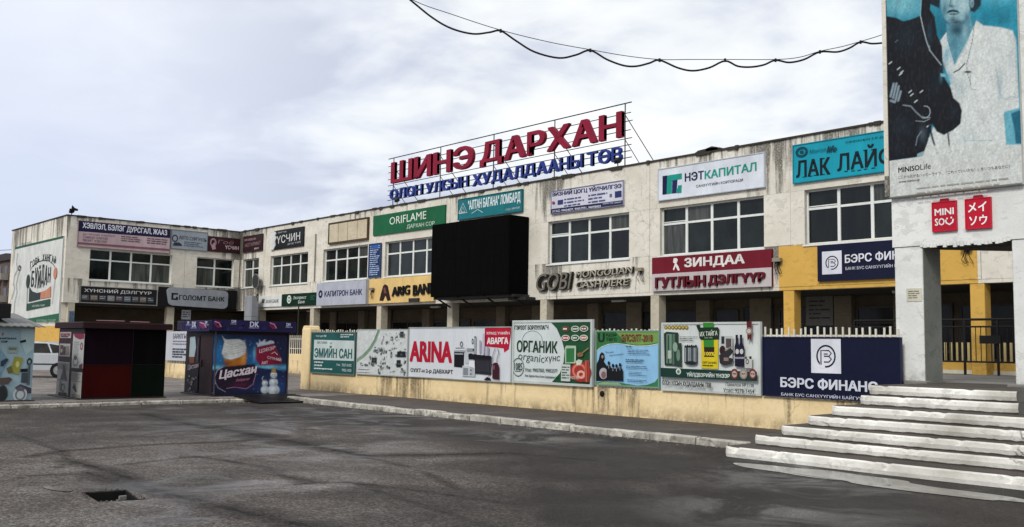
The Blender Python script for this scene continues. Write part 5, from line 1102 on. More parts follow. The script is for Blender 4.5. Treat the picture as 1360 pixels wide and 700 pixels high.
for k in range(7): s.rect(268 + k * 15, 266, 274 + k * 15, 390, ('8d989c', '49555a', 'aab2b4')[k % 3])
for k in range(6): s.ell(274 + k * 18, 254 - (k % 2) * 4, 8, 9, '14181a', 10)
s.ell(318, 396, 50, 16, '1a2022')
s.rect(576, 168, 672, 400, 'a9afae'); s.rect(582, 172, 606, 235, '24282a'); s.rect(620, 190, 664, 270, '4c4340'); s.ell(590, 290, 26, 40, '2c1a1c'); s.poly([(560, 330), (660, 270), (684, 300), (640, 350), (680, 360), (668, 400), (600, 418), (566, 400)], '2a2628'); s.rect(600, 350, 640, 380, '7d6a62'); s.line([(610, 290), (670, 258)], 8, '8a7f76')
for x in (715, 752):
    s.poly([(x - 12, 160), (x + 8, 158), (x + 9, 225), (x + 22, 260), (x + 22, 428), (x - 22, 424), (x - 22, 258), (x - 12, 225)], '14152a'); s.ell(x, 300, 15, 22, 'b8b6b4'); s.rect(x - 20, 345, x + 20, 362, '8d8b92')
s.rect(778, 338, 838, 440, 'aeb0ac'); s.rect(782, 342, 796, 362, '1f1d1f'); s.rect(818, 340, 836, 362, '1f1d1f'); s.ell(800, 385, 14, 22, '4a4442', 12, .6)
s.poly([(800, 48), (845, 48), (838, 215), (822, 190), (806, 212)], '551a1c'); s.ell(820, 128, 27, 30, '8d7d70', 16, .75); s.ell(820, 128, 17, 19, 'b5aea2')
s.poly([(66, 436), (880, 470), (880, 548), (66, 512)], '12332a'); s.ell(220, 468, 22, 26, 'b9c4bc'); s.ell(220, 470, 12, 15, '5c6d62'); s.text('ҮЙЛДВЭРИЙН ҮНЭЭР', 290, 468, 516, 654, 'ccd4ce', .03, yr=480)
for x in (694, 770, 848): s.ell(x, 488, 32, 44, '6b2c2c' if x != 770 else '8a8078'); s.ell(x, 490, 20, 28, 'a89c90'); s.dashes(x - 14, 482, x + 14, 496, 1, '4a2020', .8)
s.text('ОЛОН УЛСЫН ХУДАЛДААНЫ ТӨВ', 84, 540, 588, 500, '16281f', .055, yr=562); s.text('Павилон №1138', 622, 560, 590, 858, '1a221e', .025, yr=570); s.text('Утас: 9578-1454', 602, 606, 640, 860, '1a221e', .025, yr=618); s.done()
s = Sign('fence_banner', 'large navy finance company banner behind the stairs', B, zb6, [20, 100, 1090, 105, 1098, 606, 15, 570], ink('0a0f2b', .4, .15), frame=ink('1a2040'), fw=.02, cat='banner')
bf_logo(s, 408, 117, 640, 386); s.text('БЭРС ФИНАНС', 162, 414, 500, 920, 'ccd0da', .045, yr=440); s.text('БАНК БУС САНХҮҮГИЙН БАЙГУУЛЛАГА', 168, 534, 564, 940, 'c2c6d2', .02, yr=560); s.done()
s = Sign('fence_banner', 'pale banner with dark lines of text on the far fence between the dark kiosks', ('Y', YW - .02), (230, 420, 5.83), [-60, 118, 122, 118, 122, 340, -60, 348], ink('b4b6bc', .5, .1), cat='banner', th=.03)
s.text('БАРИЛГЫН', 0, 135, 175, 116, '2c3244', .02); s.dashes(0, 190, 110, 230, 2, '6a7080', .5); s.dashes(0, 250, 112, 325, 4, '34394a', .7); s.done()
b_ = MB()     # loose bolts and stubs on the low wall
q = ony(800, 523, YW); b_.lathe((q[0], YW + .01, q[2]), (0, -1, 0), [(0, .07), (.03, .065), (.035, .02)], 12); o = b_.build('wall_vent', BLACKM); o['label'] = 'small round black vent hole in the yellow wall'; o['category'] = 'vent'

# ================================================================ KIOSKS
def sill(t, x0, x1, y0, y1, mat): b_ = MB(); b_.bbox(x0, x1, y0, y1, -.05, .10, c=.015); b_.build('base', mat, t)
GZ = .1
KX = -25.25
# second kiosk (ice cream): origin at its near-left front corner
k2 = thing('kiosk', 'dark kiosk with an ice cream cone picture and a blue printed fascia', 'kiosk', (KX, 11.68, GZ), 0)
KD = ink('1d1416', .5, .2); L2, D2 = 2.22, 2.0
boxo('cabin', (-D2, 0, 0, L2, .0, 1.84), KD, k2, .015)
sill(k2, -D2 - .1, 1.9, -.03, L2 + .1, ink('1a1615', .6, .2)) if False else None
b_ = MB(); b_.bbox(-D2 - .08, .10, -.08, L2 + .08, -.08, .04, c=.015); b_.build('base', ink('141011'), k2)
b_ = MB(); b_.bbox(-D2 - .22, .18, -.2, L2 + .16, 1.84, 2.10, c=.012); b_.build('roof_box', ink('17142a', .5, .15), k2)
boxo('corner_trim', (-.03, .035, -.035, .0, .04, 1.83), ink('4d4649'), k2); boxo('corner_trim', (-.03, .035, L2, L2 + .03, .04, 1.83), ink('4d4649'), k2)
b_ = MB(); b_.box(-.9, -.12, -.03, -.001, .05, 1.8); b_.build('door', ink('2a191b', .55, .2), k2)
b_ = MB(); b_.box(-.84, -.80, -.07, -.03, .8, 1.0); b_.build('door_handle', STEEL, k2)
pf = ('X', KX + .02); z6 = (230, 420, 5.835)
def as_part(s, root, name):
    """turn a board into parts of its kiosk"""
    s.done(); bpy.context.view_layer.update(); r = s.root; inv = root.matrix_world.inverted()
    mw = Matrix.Translation(r.location) @ Matrix.Rotation(r.rotation_euler.z, 4, 'Z'); rm = Matrix.Translation(root.location)
    kids = list(r.children); p = [c for c in kids if c.name.startswith('panel')]; base = p[0] if p else kids[0]; base.name = name
    for c in kids:
        if c is base: c.parent = root; c.matrix_basis = rm.inverted() @ mw
        else: c.parent = base; c.matrix_basis = Matrix()
    bpy.data.objects.remove(r)
s = Sign('x', 'x', pf, z6, [308, 148, 880, 140, 872, 632, 305, 628], ink('0a1a3a', .4, .2), th=.015)
pt_ = Paint(s, .011, '101a3c')
pt_.ell(330, 300, 110, 150, '1f6fa6', 2, .9); pt_.ell(620, 330, 120, 110, '1c639c', 2, .9); pt_.ell(560, 200, 140, 60, '16386e', 2, .8); pt_.ell(800, 180, 120, 50, '1a1440', 2, .9); pt_.ell(320, 400, 90, 22, '6fbcd8', 2, .9); pt_.ell(720, 395, 130, 24, '6fb4cf', 2, .95); pt_.ell(860, 400, 60, 26, '4a9cc4', 2, .8)
pt_.poly([(300, 420), (380, 408), (520, 420), (640, 398), (760, 416), (880, 432), (880, 640), (300, 640)], '111b40', 8); pt_.ell(780, 560, 150, 90, '24427c', 2, .8); pt_.ell(330, 600, 120, 70, '070a1c', 2, .9); pt_.ell(600, 620, 200, 40, '0a0d22', 2, .9)
for k in range(70): pt_.ell(pt_.rg.uniform(310, 870), pt_.rg.uniform(155, 600), 3, 3, '9cc4da', 2, .7)
pt_.poly([(384, 336), (440, 342), (500, 318), (552, 262), (556, 320), (545, 385), (470, 405), (408, 392)], 'b06820', 4); pt_.ell(530, 320, 24, 60, 'd89a44', 2, .8); pt_.ell(410, 370, 30, 30, '6d3614', 2, .8)
for k in range(6): pt_.line([(388 + k * 4, 348 + k * 9), (450, 354 + k * 9), (554, 290 + k * 14)], 3, '5a2a10', .7)
pt_.poly([(366, 160), (380, 178), (400, 188), (440, 184), (500, 182), (538, 204), (550, 245), (542, 288), (505, 318), (440, 340), (395, 332), (368, 292), (378, 240), (384, 205)], 'c6c8c4', 4)
for k in range(7): pt_.line([(386 - k * 1, 205 + k * 20), (430, 226 + k * 19), (490, 214 + k * 18), (544, 196 + k * 19)], 6, '8f9592', .28); pt_.line([(386 - k * 1, 197 + k * 20), (430, 216 + k * 19), (490, 204 + k * 18), (540, 190 + k * 18)], 5, 'f0f0ea', .3)
pt_.ell(400, 300, 30, 40, '8f9594', 2, .6); pt_.ell(535, 250, 18, 60, '9aa09e', 2, .5)
pt_.poly([(330, 450), (372, 395), (620, 370), (635, 420), (628, 500), (560, 560), (460, 566), (390, 580), (340, 530)], '190f20', 6); pt_.line([(330, 520), (322, 470), (340, 420), (380, 395)], 5, 'b9a5b9', .8); pt_.line([(325, 500), (350, 550), (405, 582)], 5, '8f7f9a', .8); pt_.line([(412, 556), (470, 548), (560, 562), (610, 530), (630, 450)], 6, '9a6f96', .8); pt_.ell(520, 530, 80, 26, '4a1838', 2, .8)
pt_.poly([(612, 262), (640, 240), (768, 208), (838, 340), (832, 372), (660, 384), (640, 350), (620, 335)], '7a1030', 5); pt_.ell(800, 350, 40, 30, '4a0820', 2, .8); pt_.poly([(650, 178), (664, 200), (680, 188), (694, 176), (704, 200), (740, 184), (768, 190), (772, 205), (640, 236), (626, 205), (648, 210)], 'b9c3cf', 4); pt_.ell(615, 290, 14, 60, '5fb0d4', 2, .8)
for (x, y, rx, ry) in ((776, 576, 48, 40), (774, 516, 35, 33), (774, 458, 27, 27), (704, 572, 31, 31), (704, 522, 23, 24)): pt_.ell(x, y, rx, ry, 'aab4ba', .25); pt_.ell(x - rx * .25, y - ry * .25, rx * .6, ry * .6, 'd8dee0', 2, .9); pt_.ell(x + rx * .5, y + ry * .5, rx * .4, ry * .4, '66788a', 2, .7)
pt_.poly([(754, 440), (758, 402), (786, 404), (792, 442)], '9a7a48', 3); pt_.line([(750, 486), (800, 490)], 7, '5a6a78'); pt_.ell(766, 456, 4, 4, '1a1e24'); pt_.ell(782, 456, 4, 4, '1a1e24'); pt_.line([(688, 500), (680, 484), (690, 470)], 5, 'a2aab0'); pt_.poly([(690, 505), (704, 492), (720, 506)], '8a6a58', 3)
pt_.mottle(.08, 30); pt_.grain(.06); pt_.build()
s.text('Цасхан', 352, 420, 500, 630, 'd2c4cc', .045, yr=372, shear=.15); s.line([(520, 455), (580, 446), (620, 420), (632, 400)], 9, 'cdbfc8'); s.text('Зайрмаг', 474, 486, 512, 582, 'b86a90', .01, yr=474, shear=.3)
s.text('ЦЭВЭР', 652, 258, 292, 780, 'd6b8c2', .03, yr=224); s.text('СҮҮНИЙ', 718, 302, 330, 832, 'd6b8c2', .03, yr=322); s.text('АМТ', 672, 352, 376, 724, 'd6b8c2', .03, yr=346); s.line([(750, 290), (775, 275), (800, 298)], 6, 'd6b8c2')
as_part(s, k2, 'ice_cream_picture')
s = Sign('x', 'x', ('Y', 11.68 - .02), z6, [124, 150, 200, 152, 192, 622, 104, 622], ink('181018', .5, .2), th=.015)
s.poly([(132, 160), (168, 156), (176, 230), (165, 300), (125, 300)], '9aacb2'); s.poly([(125, 300), (165, 300), (165, 345), (130, 350)], '6d3a24'); s.line([(192, 170), (186, 340)], 4, '7d7486'); s.text('Цасхан', 116, 362, 410, 198, 'a89aa2', .04, yr=340, shear=.1)
rg = random.Random(8)
for k in range(14): s.ell(rg.uniform(112, 184), rg.uniform(450, 600), rg.uniform(5, 12), rg.uniform(6, 16), rg.choice(['6d6268', '8a8086', '4a3f46', '9a9298']), 9); s.lay = min(s.lay, 9)
as_part(s, k2, 'side_picture')
def fascia(rootk, plane, quad, items, name):
    s = Sign('x', 'x', plane, z6, quad, ink('1a1540', .45, .2), th=.012)
    rg = random.Random(len(items))
    for k in range(16): u = rg.random() * .94; v = rg.random() * .7; s.rel(u, v, u + rg.uniform(.02, .06), v + rg.uniform(.1, .3), rg.choice(['231c52', '141034', '2c2466', '1c2a5c'])); s.lay = min(s.lay, 6)
    for it in items:
        if it[0] == 'T': s.text(*it[1:6], 'bfc0d6', .04); s.dashes(it[2] - 8, it[4] + 4, it[5] + 14, it[4] + 12, 1, '8f90b4', .8)
        else: s.poly([(it[1], 70), (it[1] + 14, 42), (it[1] + 50, 48), (it[1] + 62, 90), (it[1] + 30, 100)], '6a1c48'); s.line([(it[1] + 5, 48), (it[1] + 40, 60), (it[1] + 58, 90)], 7, 'b48aa4')
    as_part(s, rootk, name)
fascia(k2, ('X', KX + .20), [296, 32, 955, 36, 950, 120, 296, 120], [('S', 312), ('T', 'DM', 448, 34, 58, 482), ('T', 'DK', 590, 42, 84, 662), ('S', 738), ('T', 'DM', 874, 46, 72, 906)], 'fascia_print')
fascia(k2, ('Y', 11.48 - .01), [62, 36, 282, 34, 282, 118, 62, 116], [('T', 'DM', 112, 40, 60, 126), ('T', 'DK', 150, 42, 84, 182), ('S', 204), ('T', 'DM', 252, 40, 62, 268)], 'fascia_print')
pl = thing('platform', 'low dark wet platform in front of the ice cream kiosk', 'platform', (-24.9, 12.0, 0))
b_ = MB(); 
for k in range(7): b_.bbox(-.02 + k * .26, .235 + k * .26, 0, 1.9, .128 - .017 * k, .15 - .017 * k, c=.006)
b_.box(0, 1.75, .06, 1.84, .0, .03); b_.build('boards', ink('120e10', .35, .2), pl)

# first kiosk: maroon posters on its left side, four dim colour panels on the front
k1 = thing('kiosk', 'dark maroon kiosk with posters on its side and black, red and green front panels', 'kiosk', (KX, 8.16, GZ), 0)
MR = ink('22080f', .5, .25); L1, D1 = 2.12, 2.0
boxo('cabin', (-D1, 0, 0, L1, 0, 1.80), MR, k1, .012)
b_ = MB(); b_.bbox(-D1 - .35, .06, -.12, L1 + .05, -.09, .035, c=.015); b_.build('base', ink('15100f'), k1)
b_ = MB(); b_.bbox(-D1 - .1, .16, -.1, L1 + .10, 1.80, 1.96, c=.02); b_.build('roof', ink('22090f', .6, .25), k1)
b_ = MB(); b_.tube([(.10, .25, 2.0), (.10, .95, 2.0)], .012, 6); b_.tube([(.1, 1.1, 1.99), (.1, 1.6, 1.99)], .012, 6); b_.build('roof_rod', ink('9a6f74'), k1)
for (y0, y1, z0, z1, c, nm) in ((.03, 1.22, .88, 1.78, '12050f', 0), (1.24, 2.10, .88, 1.78, '060304', 1), (.03, 1.22, .06, .865, '320604', 2), (1.24, 2.10, .06, .865, '040e08', 3)):
    b_ = MB(); b_.bbox(0.001, .022, y0, y1, z0, z1, c=.004); pm_ = ink(c, .7, .2, 'dim_panel_' + str(nm)); pm_.node_tree.nodes['Principled BSDF'].inputs['Specular IOR Level'].default_value = .04; b_.build('front_panel', pm_, k1)
b_ = MB(); b_.box(.0, .03, 1.222, 1.238, .06, 1.78); b_.box(.0, .03, .03, 2.10, .866, .879); b_.build('panel_joint', ink('16060a'), k1)
z1k = (60, 425, 5.833); ps = ('Y', 8.16 - .012)
def poster(quad, base, fn):
    s = Sign('x', 'x', ps, z1k, quad, ink(base, .5, .15), th=.01); fn(s); as_part(s, k1, 'poster')
def f1(s): s.text('КОСМЕТИК', 122, 104, 124, 196, '7a1e3c', .03); s.dashes(122, 126, 190, 136, 1, '4a2a34', .7)
def f2(s): s.rect(118, 196, 140, 272, '4a2c30'); s.rect(144, 205, 158, 270, '3a3a3c'); s.rect(162, 200, 184, 268, '77706a'); s.ell(130, 240, 8, 16, '9d8f88')
def f3(s):
    s.poly([(140, 345), (152, 352), (170, 455), (118, 455), (134, 400)], '4c4a4a'); s.line([(98, 460), (182, 462)], 4, '2a2a2a'); s.ell(138, 520, 14, 34, '5c5a58', 14, .7); s.ell(118, 510, 8, 40, '7d7a76'); s.poly([(94, 600), (108, 558), (165, 556), (178, 600)], '3a2124'); s.ell(136, 600, 20, 18, 'a39a94'); s.dashes(100, 335, 180, 380, 6, '6a6866', .5)
def f4(s):
    s.poly([(216, 108), (300, 104), (299, 140), (268, 150), (232, 136)], '7a1e3c'); s.ell(282, 200, 10, 30, '8a2a4a', 14, .6); s.ell(238, 320, 20, 36, '6d6a68', 16, .8); s.ell(236, 290, 12, 20, '4e4c4a'); s.poly([(268, 350), (292, 330), (292, 374), (268, 374)], '5a1a34'); s.dashes(222, 170, 262, 290, 8, '8f9290', .35)
def f5(s): s.dashes(206, 410, 276, 470, 7, '6a6866', .5); s.line([(206, 476), (278, 476)], 3, '2a2a2a'); s.poly([(212, 530), (228, 490), (246, 555), (238, 560)], '3c3a3c'); s.rect(208, 575, 266, 616, '77746f')
poster([116, 94, 202, 92, 198, 138, 114, 142], 'a8989a', f1); poster([110, 184, 193, 182, 190, 280, 108, 284], '9c9a96', f2); poster([100, 325, 187, 322, 174, 630, 82, 626], 'a3a29e', f3)
poster([216, 110, 301, 104, 292, 374, 206, 374], 'a9acaa', f4); poster([203, 404, 284, 402, 272, 628, 194, 624], '999994', f5)
# third kiosk, cut by the frame
k3 = thing('kiosk', 'pale blue kiosk with product pictures and a grey corrugated roof at the left edge', 'kiosk', (KX, 4.7, GZ), 0)
boxo('cabin', (-2.2, 0, 0, 2.29, 0, 1.82), ink('6d7f86', .5, .15), k3, .01)
b_ = MB(); b_.bbox(-2.3, .08, -.1, 2.36, -.09, .03, c=.01); b_.build('base', ink('2a2622'), k3)
b_ = MB(); n = 34
for k in range(n):
    y0 = -.15 + k * 2.62 / n; y1 = y0 + 2.62 / n; h0 = .018 * (k % 2); h1 = .018 * ((k + 1) % 2)
    b_.add([(.22, y0, 1.80 + h0), (.22, y1, 1.80 + h1), (-2.4, y1, 2.16 + h1), (-2.4, y0, 2.16 + h0)], [(0, 1, 2, 3)]); b_.add([(.22, y0, 1.78 + h0), (.22, y1, 1.78 + h1), (.22, y1, 1.80 + h1), (.22, y0, 1.80 + h0)], [(0, 3, 2, 1)])
b_.build('corrugated_roof', ink('6f706e', .55, .25), k3)
b_ = MB(); b_.prism_y([(-2.4, 1.82), (.2, 1.82), (-2.4, 2.15)], 2.28, 2.30); b_.build('gable_infill', ink('4a4c4c'), k3)
b_ = MB(); b_.bbox(-1.6, -.25, .0, 1.80, 2.0, 2.36, c=.02); b_.build('roof_sign_box', BLACKM, k3)
s = Sign('x', 'x', ('X', KX + .02), (0, 420, 5.6), [-130, 78, 262, 76, 230, 655, -130, 660], ink('8fa6ae', .5, .15), th=.015)
s.poly([(-130, 300), (0, 260), (60, 340), (0, 470), (-130, 500)], '6f8f9e'); s.poly([(150, 90), (258, 90), (248, 250), (190, 300), (150, 200)], '9fb4b6')
s.text('ДАРХАН', -30, 166, 182, 112, '1c2226', .05); s.text('СОР', -2, 190, 206, 48, '1c2226', .05); s.line([(0, 150), (14, 138), (4, 128)], 7, '8a2a2c')
s.rect(50, 234, 124, 284, '8b9a92'); s.rect(58, 244, 116, 262, '5f6f62'); s.poly([(140, 190), (186, 178), (190, 196), (146, 206)], '181a1c'); s.poly([(105, 310), (168, 322), (132, 448), (70, 425)], '8a8a3a'); s.ell(126, 370, 14, 24, 'b9b878'); s.poly([(45, 400), (80, 380), (95, 430), (60, 440)], '5f5c3c')
s.poly([(0, 350), (40, 325), (60, 335), (20, 385), (0, 385)], '2c3844'); s.poly([(148, 405), (205, 400), (202, 425), (150, 428)], '14161a'); s.rect(158, 432, 200, 505, '3a444c'); s.ell(216, 350, 20, 30, '22282c', 14, .5); s.rect(208, 360, 218, 520, '4a555a')
s.poly([(-40, 475), (70, 465), (92, 480), (60, 515), (-40, 520)], '4f4644'); s.poly([(110, 540), (150, 515), (232, 545), (230, 580), (150, 575)], '3e3a48'); s.ell(148, 588, 52, 55, 'b0b8ba', 18); s.ell(150, 590, 38, 40, '6b7478', 16, .7); s.ell(20, 580, 40, 58, '3a3c3c', 18, .5); s.poly([(-20, 560), (30, 520), (60, 600), (10, 650)], '24282a'); s.ell(150, 548, 34, 14, '5c5664')
for k, (x, y) in enumerate(((-70, 200), (-90, 300), (-60, 400), (-100, 480), (-60, 560))): s.rect(x, y, x + 40, y + 50, ('4a5a60', '7a7c5a', '35404a', '8a8f90', '5a4c4a')[k])
as_part(s, k3, 'product_picture')

# ================================================================ PARKED CAR
car = thing('parked_car', 'silver hatchback parked between the pale blue kiosk and the maroon kiosk', 'car', (-41.2, 11.4, GZ), math.radians(52))
CB = ink('a9adb0', .3, .1, 'car_paint'); CB.node_tree.nodes['Principled BSDF'].inputs['Coat Weight'].default_value = .5
prof = [(-2.05, .42), (-2.08, .62), (-1.98, .86), (-1.2, .98), (-.9, .99), (-.35, 1.36), (.1, 1.42), (.8, 1.42), (1.35, 1.32), (1.85, .98), (2.02, .84), (2.06, .5), (1.98, .32), (-1.98, .28)]
b_ = MB(); secs = []
def carsec(y, sx, drop): return [(x * sx, y, (z if z < .9 else .9 + (z - .9) * (1 - drop))) for x, z in prof]
ys = [-.80, -.78, -.66, 0, .66, .78, .80]; sxs = [.97, .99, 1, 1.01, 1, .99, .97]; dr_ = [1, .75, .06, 0, .06, .75, 1]
for y, sx, d in zip(ys, sxs, dr_): secs.append(carsec(y, sx, d))
n = len(prof); b_.v = [p for sct in secs for p in sct]
for i in range(len(secs) - 1):
    for k in range(n): b_.f.append((i * n + k, i * n + (k + 1) % n, (i + 1) * n + (k + 1) % n, (i + 1) * n + k)); b_.m.append(0)
b_.f += [tuple(range(n)), tuple(range((len(secs) - 1) * n, len(secs) * n))[::-1]]; b_.m += [0, 0]; b_.build('body', CB, car, smooth=False)
for sg in (-1, 1):
    b_ = MB(); y0 = .745 * sg
    for P in ([(-.75, .97), (-.28, 1.30), (.12, 1.345), (.16, .97)], [(.22, .97), (.20, 1.345), (.8, 1.34), (1.0, .97)], [(1.06, .97), (.88, 1.33), (1.25, 1.27), (1.55, 1.0)]):
        b_.add([(x, y0 - sg * (z - .97) * .26 + sg * .055, z) for x, z in P] + [(x, y0 - sg * (z - .97) * .26 + sg * .02, z) for x, z in P], [(0, 1, 2, 3), (7, 6, 5, 4)])
    b_.build('side_window', SGLASS, car)
    for xw in (-1.3, 1.3):
        b_ = MB(); b_.lathe((xw, sg * .62, .30), (0, sg, 0), [(0, .29), (.19, .30), (.21, .27), (.215, .17)], 20); w_ = b_.build('wheel', ink('0f0f10', .7, .1), car)
        b_ = MB(); b_.lathe((xw, sg * .62, .30), (0, sg, 0), [(.20, .17), (.222, .165), (.224, .05), (.23, .04)], 12); b_.build('rim', metal('9a9c9e', .35, .8), w_)
    b_ = MB(); b_.bbox(-2.09, -1.98, sg * .66 - .12, sg * .66 + .12, .62, .80, c=.02); b_.build('tail_light', ink('6a1216', .3), car)
    b_ = MB(); b_.bbox(1.93, 2.07, sg * .62 - .15, sg * .62 + .15, .60, .76, c=.02); b_.build('headlight', ink('b9bec0', .2), car)
    b_ = MB(); b_.bbox(-.75, -.55, sg * .86 - .07, sg * .86 + .07, .95, 1.08, c=.02); b_.build('wing_mirror', CB, car)
    b_ = MB(); b_.box(-1.7, 1.7, sg * .795 - .01, sg * .795 + .012, .50, .56); b_.build('side_strip', ink('3a3c3e'), car)
for P in ([(-.88, 1.0), (-.37, 1.352)], [(1.84, 1.0), (1.36, 1.32)]):
    b_ = MB(); (xa, za), (xb, zb) = P; dx = -.02 if xa < 0 else .02; b_.add([(xa + dx, -.66, za + .01), (xa + dx, .66, za + .01), (xb + dx, .58, zb + .01), (xb + dx, -.58, zb + .01)], [(0, 1, 2, 3) if xa > 0 else (3, 2, 1, 0)]); b_.build('windscreen' if xa < 0 else 'rear_window', SGLASS, car)

# grit and litter gathered along the kerbs, too small to count
rg = random.Random(21); b_ = MB()
for k in range(420):
    if rg.random() < .55: x = rg.uniform(-24, -9); y = 13.22 - abs(rg.gauss(0, .16))
    elif True: x = -24.1 + abs(rg.gauss(0, .2)); y = rg.uniform(4.5, 13)
    else: x = rg.uniform(-20, -5); y = rg.uniform(3, 12)
    r_ = rg.uniform(.008, .028) * (1 if rg.random() < .95 else 1.6); a = rg.uniform(0, 6.28); h_ = r_ * rg.uniform(.4, .9)
    P = [(x + r_ * math.cos(a + q * 1.257) * rg.uniform(.7, 1.2), y + r_ * math.sin(a + q * 1.257) * rg.uniform(.7, 1.2)) for q in range(5)]
    b_.add([(u, v, 0) for u, v in P] + [(x, y, h_)], [(q, (q + 1) % 5, 5) for q in range(5)], (GREYC, ASPHALT, TREAD)[rg.randrange(3)])
o = b_.build('grit'); o['kind'] = 'stuff'; o['label'] = 'loose grit and small stones lying on the asphalt along the kerbs'; o['category'] = 'grit'
s = Sign('small_notice', 'pale notice on the back wall of the arcade under the amber beam', ('Y', 28.0), z9, [842, 378, 985, 370, 985, 520, 842, 540], ink('77736c', .6, .2), th=.02, cat='notice'); s.dashes(860, 400, 970, 500, 5, '3c3a38', .4); s.done()

# ================================================================ OVERHEAD CABLE
Pa = np.array([-8.08, 16.45]); e1 = ray(545, 0) * 16; Pb = e1[:2]
nrm = np.array([-(Pb - Pa)[1], (Pb - Pa)[0]])
def onv(x, y): d = ray(x, y); t_ = (nrm @ Pa) / (nrm @ d[:2]); return tuple(d * t_ + np.array([0, 0, EYE]))
def smooth_pts(P, n=6):
    out_ = []
    for i in range(len(P) - 1):
        p0, p1, p2, p3 = P[max(i - 1, 0)], P[i], P[i + 1], P[min(i + 2, len(P) - 1)]
        for k in range(n):
            t_ = k / n; out_.append(tuple(.5 * ((2 * p1[j]) + (-p0[j] + p2[j]) * t_ + (2 * p0[j] - 5 * p1[j] + 4 * p2[j] - p3[j]) * t_ ** 2 + (-p0[j] + 3 * p1[j] - 3 * p2[j] + p3[j]) * t_ ** 3) for j in range(2)))
    out_.append(P[-1]); return out_
cb = thing('overhead_cable', 'thick black cable looping below a thin carrier wire across the sky to the portico', 'cable', (Pa[0], Pa[1], 7.3))
thick = [(470, -62), (545, 0), (575, 24), (600, 38), (628, 45), (650, 43), (665, 41), (685, 54), (710, 69), (742, 77), (765, 73), (784, 67), (806, 79), (828, 87), (845, 88), (862, 84), (876, 80), (900, 90), (920, 94), (942, 90), (963, 81), (980, 88), (998, 89), (1015, 86), (1030, 80), (1048, 83), (1068, 79), (1089, 69), (1112, 69), (1128, 64), (1143, 56), (1158, 58), (1173, 57)]
thin = [(478, -40), (548, 0), (600, 19), (665, 40), (730, 56), (784, 66), (830, 74), (876, 79), (920, 79), (963, 79), (1030, 79), (1062, 76), (1089, 68), (1118, 62), (1143, 55), (1160, 50), (1172, 46)]
for nm, P, r_ in (('cable', thick, .017), ('carrier_wire', thin, .007)):
    b_ = MB(); pts = [Vector(onv(*q)) - Vector((Pa[0], Pa[1], 7.3)) for q in smooth_pts(P, 5)]; dirv = Vector((float((Pb - Pa)[0]), float((Pb - Pa)[1]), 0)).normalized(); e_ = pts[0]
    pts = [e_ + dirv * d_ + Vector((0, 0, .02 * d_ - (.12 * abs(math.sin(d_ * 1.1)) if nm == 'cable' else 0))) for d_ in [18 - .5 * k for k in range(35)]] + pts; b_.tube(pts, r_, 6); b_.build(nm, BLACKM, cb)
for q in ((665, 41), (784, 67), (876, 80), (963, 80), (1030, 80), (1089, 69), (1143, 56)):
    b_ = MB(); p_ = Vector(onv(*q)) - Vector((Pa[0], Pa[1], 7.3)); b_.tube([p_ + Vector((0, 0, .03)), p_ - Vector((0, 0, .03))], .02, 6); b_.build('cable_tie', BLACKM, cb)
b_ = MB(); b_.box(-.02, .03, -.05, .05, .0, .12); b_.build('anchor', STEEL, cb)

# slender post by the green bank sign, rusty service wires
q = ony(396.5, 405, 24.2); t = thing('metal_post', 'slim dark steel post in front of the green bank sign', 'post', (q[0], 24.2, .1)); b_ = MB(); b_.tube([(0, 0, 0), (.03, 0, q[2] - .1)], .035, 8); b_.build('pole', STEEL, t); b_ = MB(); b_.lathe((0, 0, 0), (0, 0, 1), [(0, .09), (.03, .09), (.04, .04)], 10); b_.build('foot', STEEL, t)
# white square pier in the inner corner
q0 = ony(334, 400, 24.6); q1 = ony(343.5, 400, 24.6); t = thing('concrete_pier', 'white square pier with a joint standing in the inner corner', 'pier', (q0[0], 24.2, .1))
zt = ony(338, 393, 24.4)[2] - .1
boxo('pier_block', (0, q1[0] - q0[0], 0, .4, 0, zt * .72), ink('8f9298', .7, .2, 'pier_white'), t, .01); boxo('pier_block', (0, q1[0] - q0[0], 0, .4, zt * .72 + .012, zt), ink('8f9298', .7, .2, 'pier_white'), t, .01)

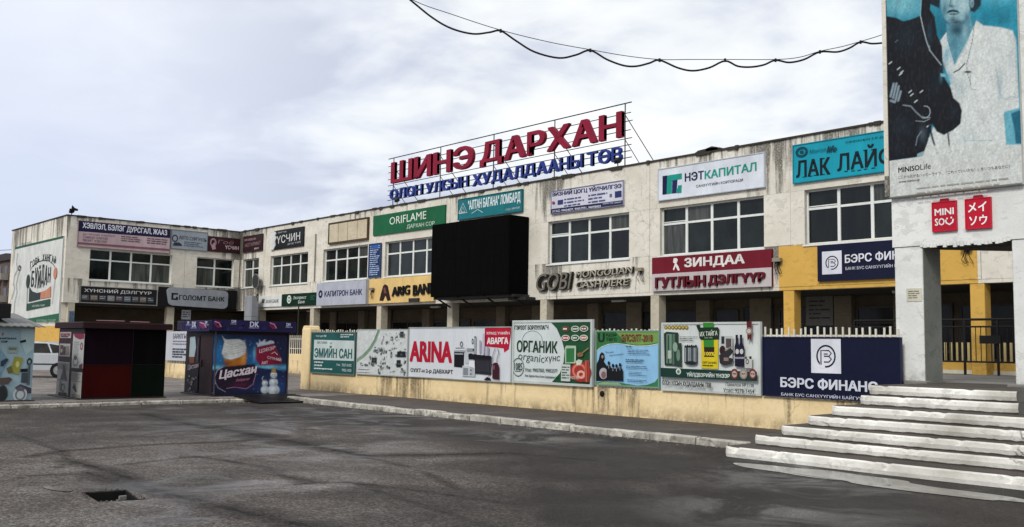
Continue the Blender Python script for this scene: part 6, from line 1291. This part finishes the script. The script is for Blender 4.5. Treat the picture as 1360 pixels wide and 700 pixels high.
# ================================================================ DISTANT BUILDING AND WIRE
db = thing('apartment_block', 'distant brown brick apartment block with pale balconies at the left edge', 'building', (-160, 40, 0))
BRK = paving('brown_brick', (.105, .065, .05), (.08, .05, .04), (.12, .11, .10), .25, .075)
L = 14; Hh = ony(6, 347, 40)[2]
xl = ony(-60, 370, 40)[0] + 160; xr = ony(12, 370, 40)[0] + 160
boxo('wall', (xl, xr, 0, 12, 0, Hh), BRK, db); b_ = MB(); b_.prism_y([(xl - .4, Hh + .01), (xr + .4, Hh + .01), (xr - 1.0, Hh + 1.1), (xl, Hh + 1.1)], -.4, 12); b_.build('roof', ink('3a3432', .7), db)
fl = (Hh) / 4; gl = MB(); gl.box(0, 1.5, -.05, -.01, 0, 1.5); q = None; bp_ = MB(); bp_.box(0, 2.6, -1.1, -.02, 0, 1.0); qb = None
wn = bpy.data.objects.new('x', None); bpy.data.objects.remove(wn)
for r in range(4):
    x = xr - 2.4; k = 0
    while x > xl + 2:
        if q is None: q = o = gl.build('window', SGLASS, db)
        else: o = q.copy(); COL.objects.link(o); o.parent = db
        o.location = (x, 0, r * fl + 1.1)
        if k % 3 != 2:
            if qb is None: qb = o = bp_.build('balcony', ink('8d867c', .7, .2), db)
            else: o = qb.copy(); COL.objects.link(o); o.parent = db
            o.location = (x - .5, 0, r * fl + .35)
        x -= 3.6; k += 1
t = thing('power_line', 'thin grey wire in the sky left of the wing', 'cable', (-70, 20, 11)); b_ = MB(); p0_, p1_ = ony(-30, 333, 22) - np.array([-70, 20, 11]), ony(17.5, 331.5, 16.5) - np.array([-70, 20, 11]); b_.tube([tuple(p0_), tuple((p0_ + p1_) / 2 - np.array([0, 0, .05])), tuple(p1_)], .02, 5); b_.build('wire', STEEL, t)

# look-alikes share a group
for pre, gname in (('fence_banner', 'advertising banners on the yard fence'), ('shop_sign', 'shop signs on the facades'), ('bank_sign', 'bank signs on the arcade beam'), ('kiosk', 'kiosks behind the kerb'), ('shop_logo_sign', 'red square signs on the portico'), ('small_notice', 'paper notices in the arcade'), ('yard_wall', 'low yellow walls with picket fences')):
    for o in bpy.data.objects:
        if o.parent is None and o.name.split('.')[0] == pre and 'category' in o: o['group'] = gname
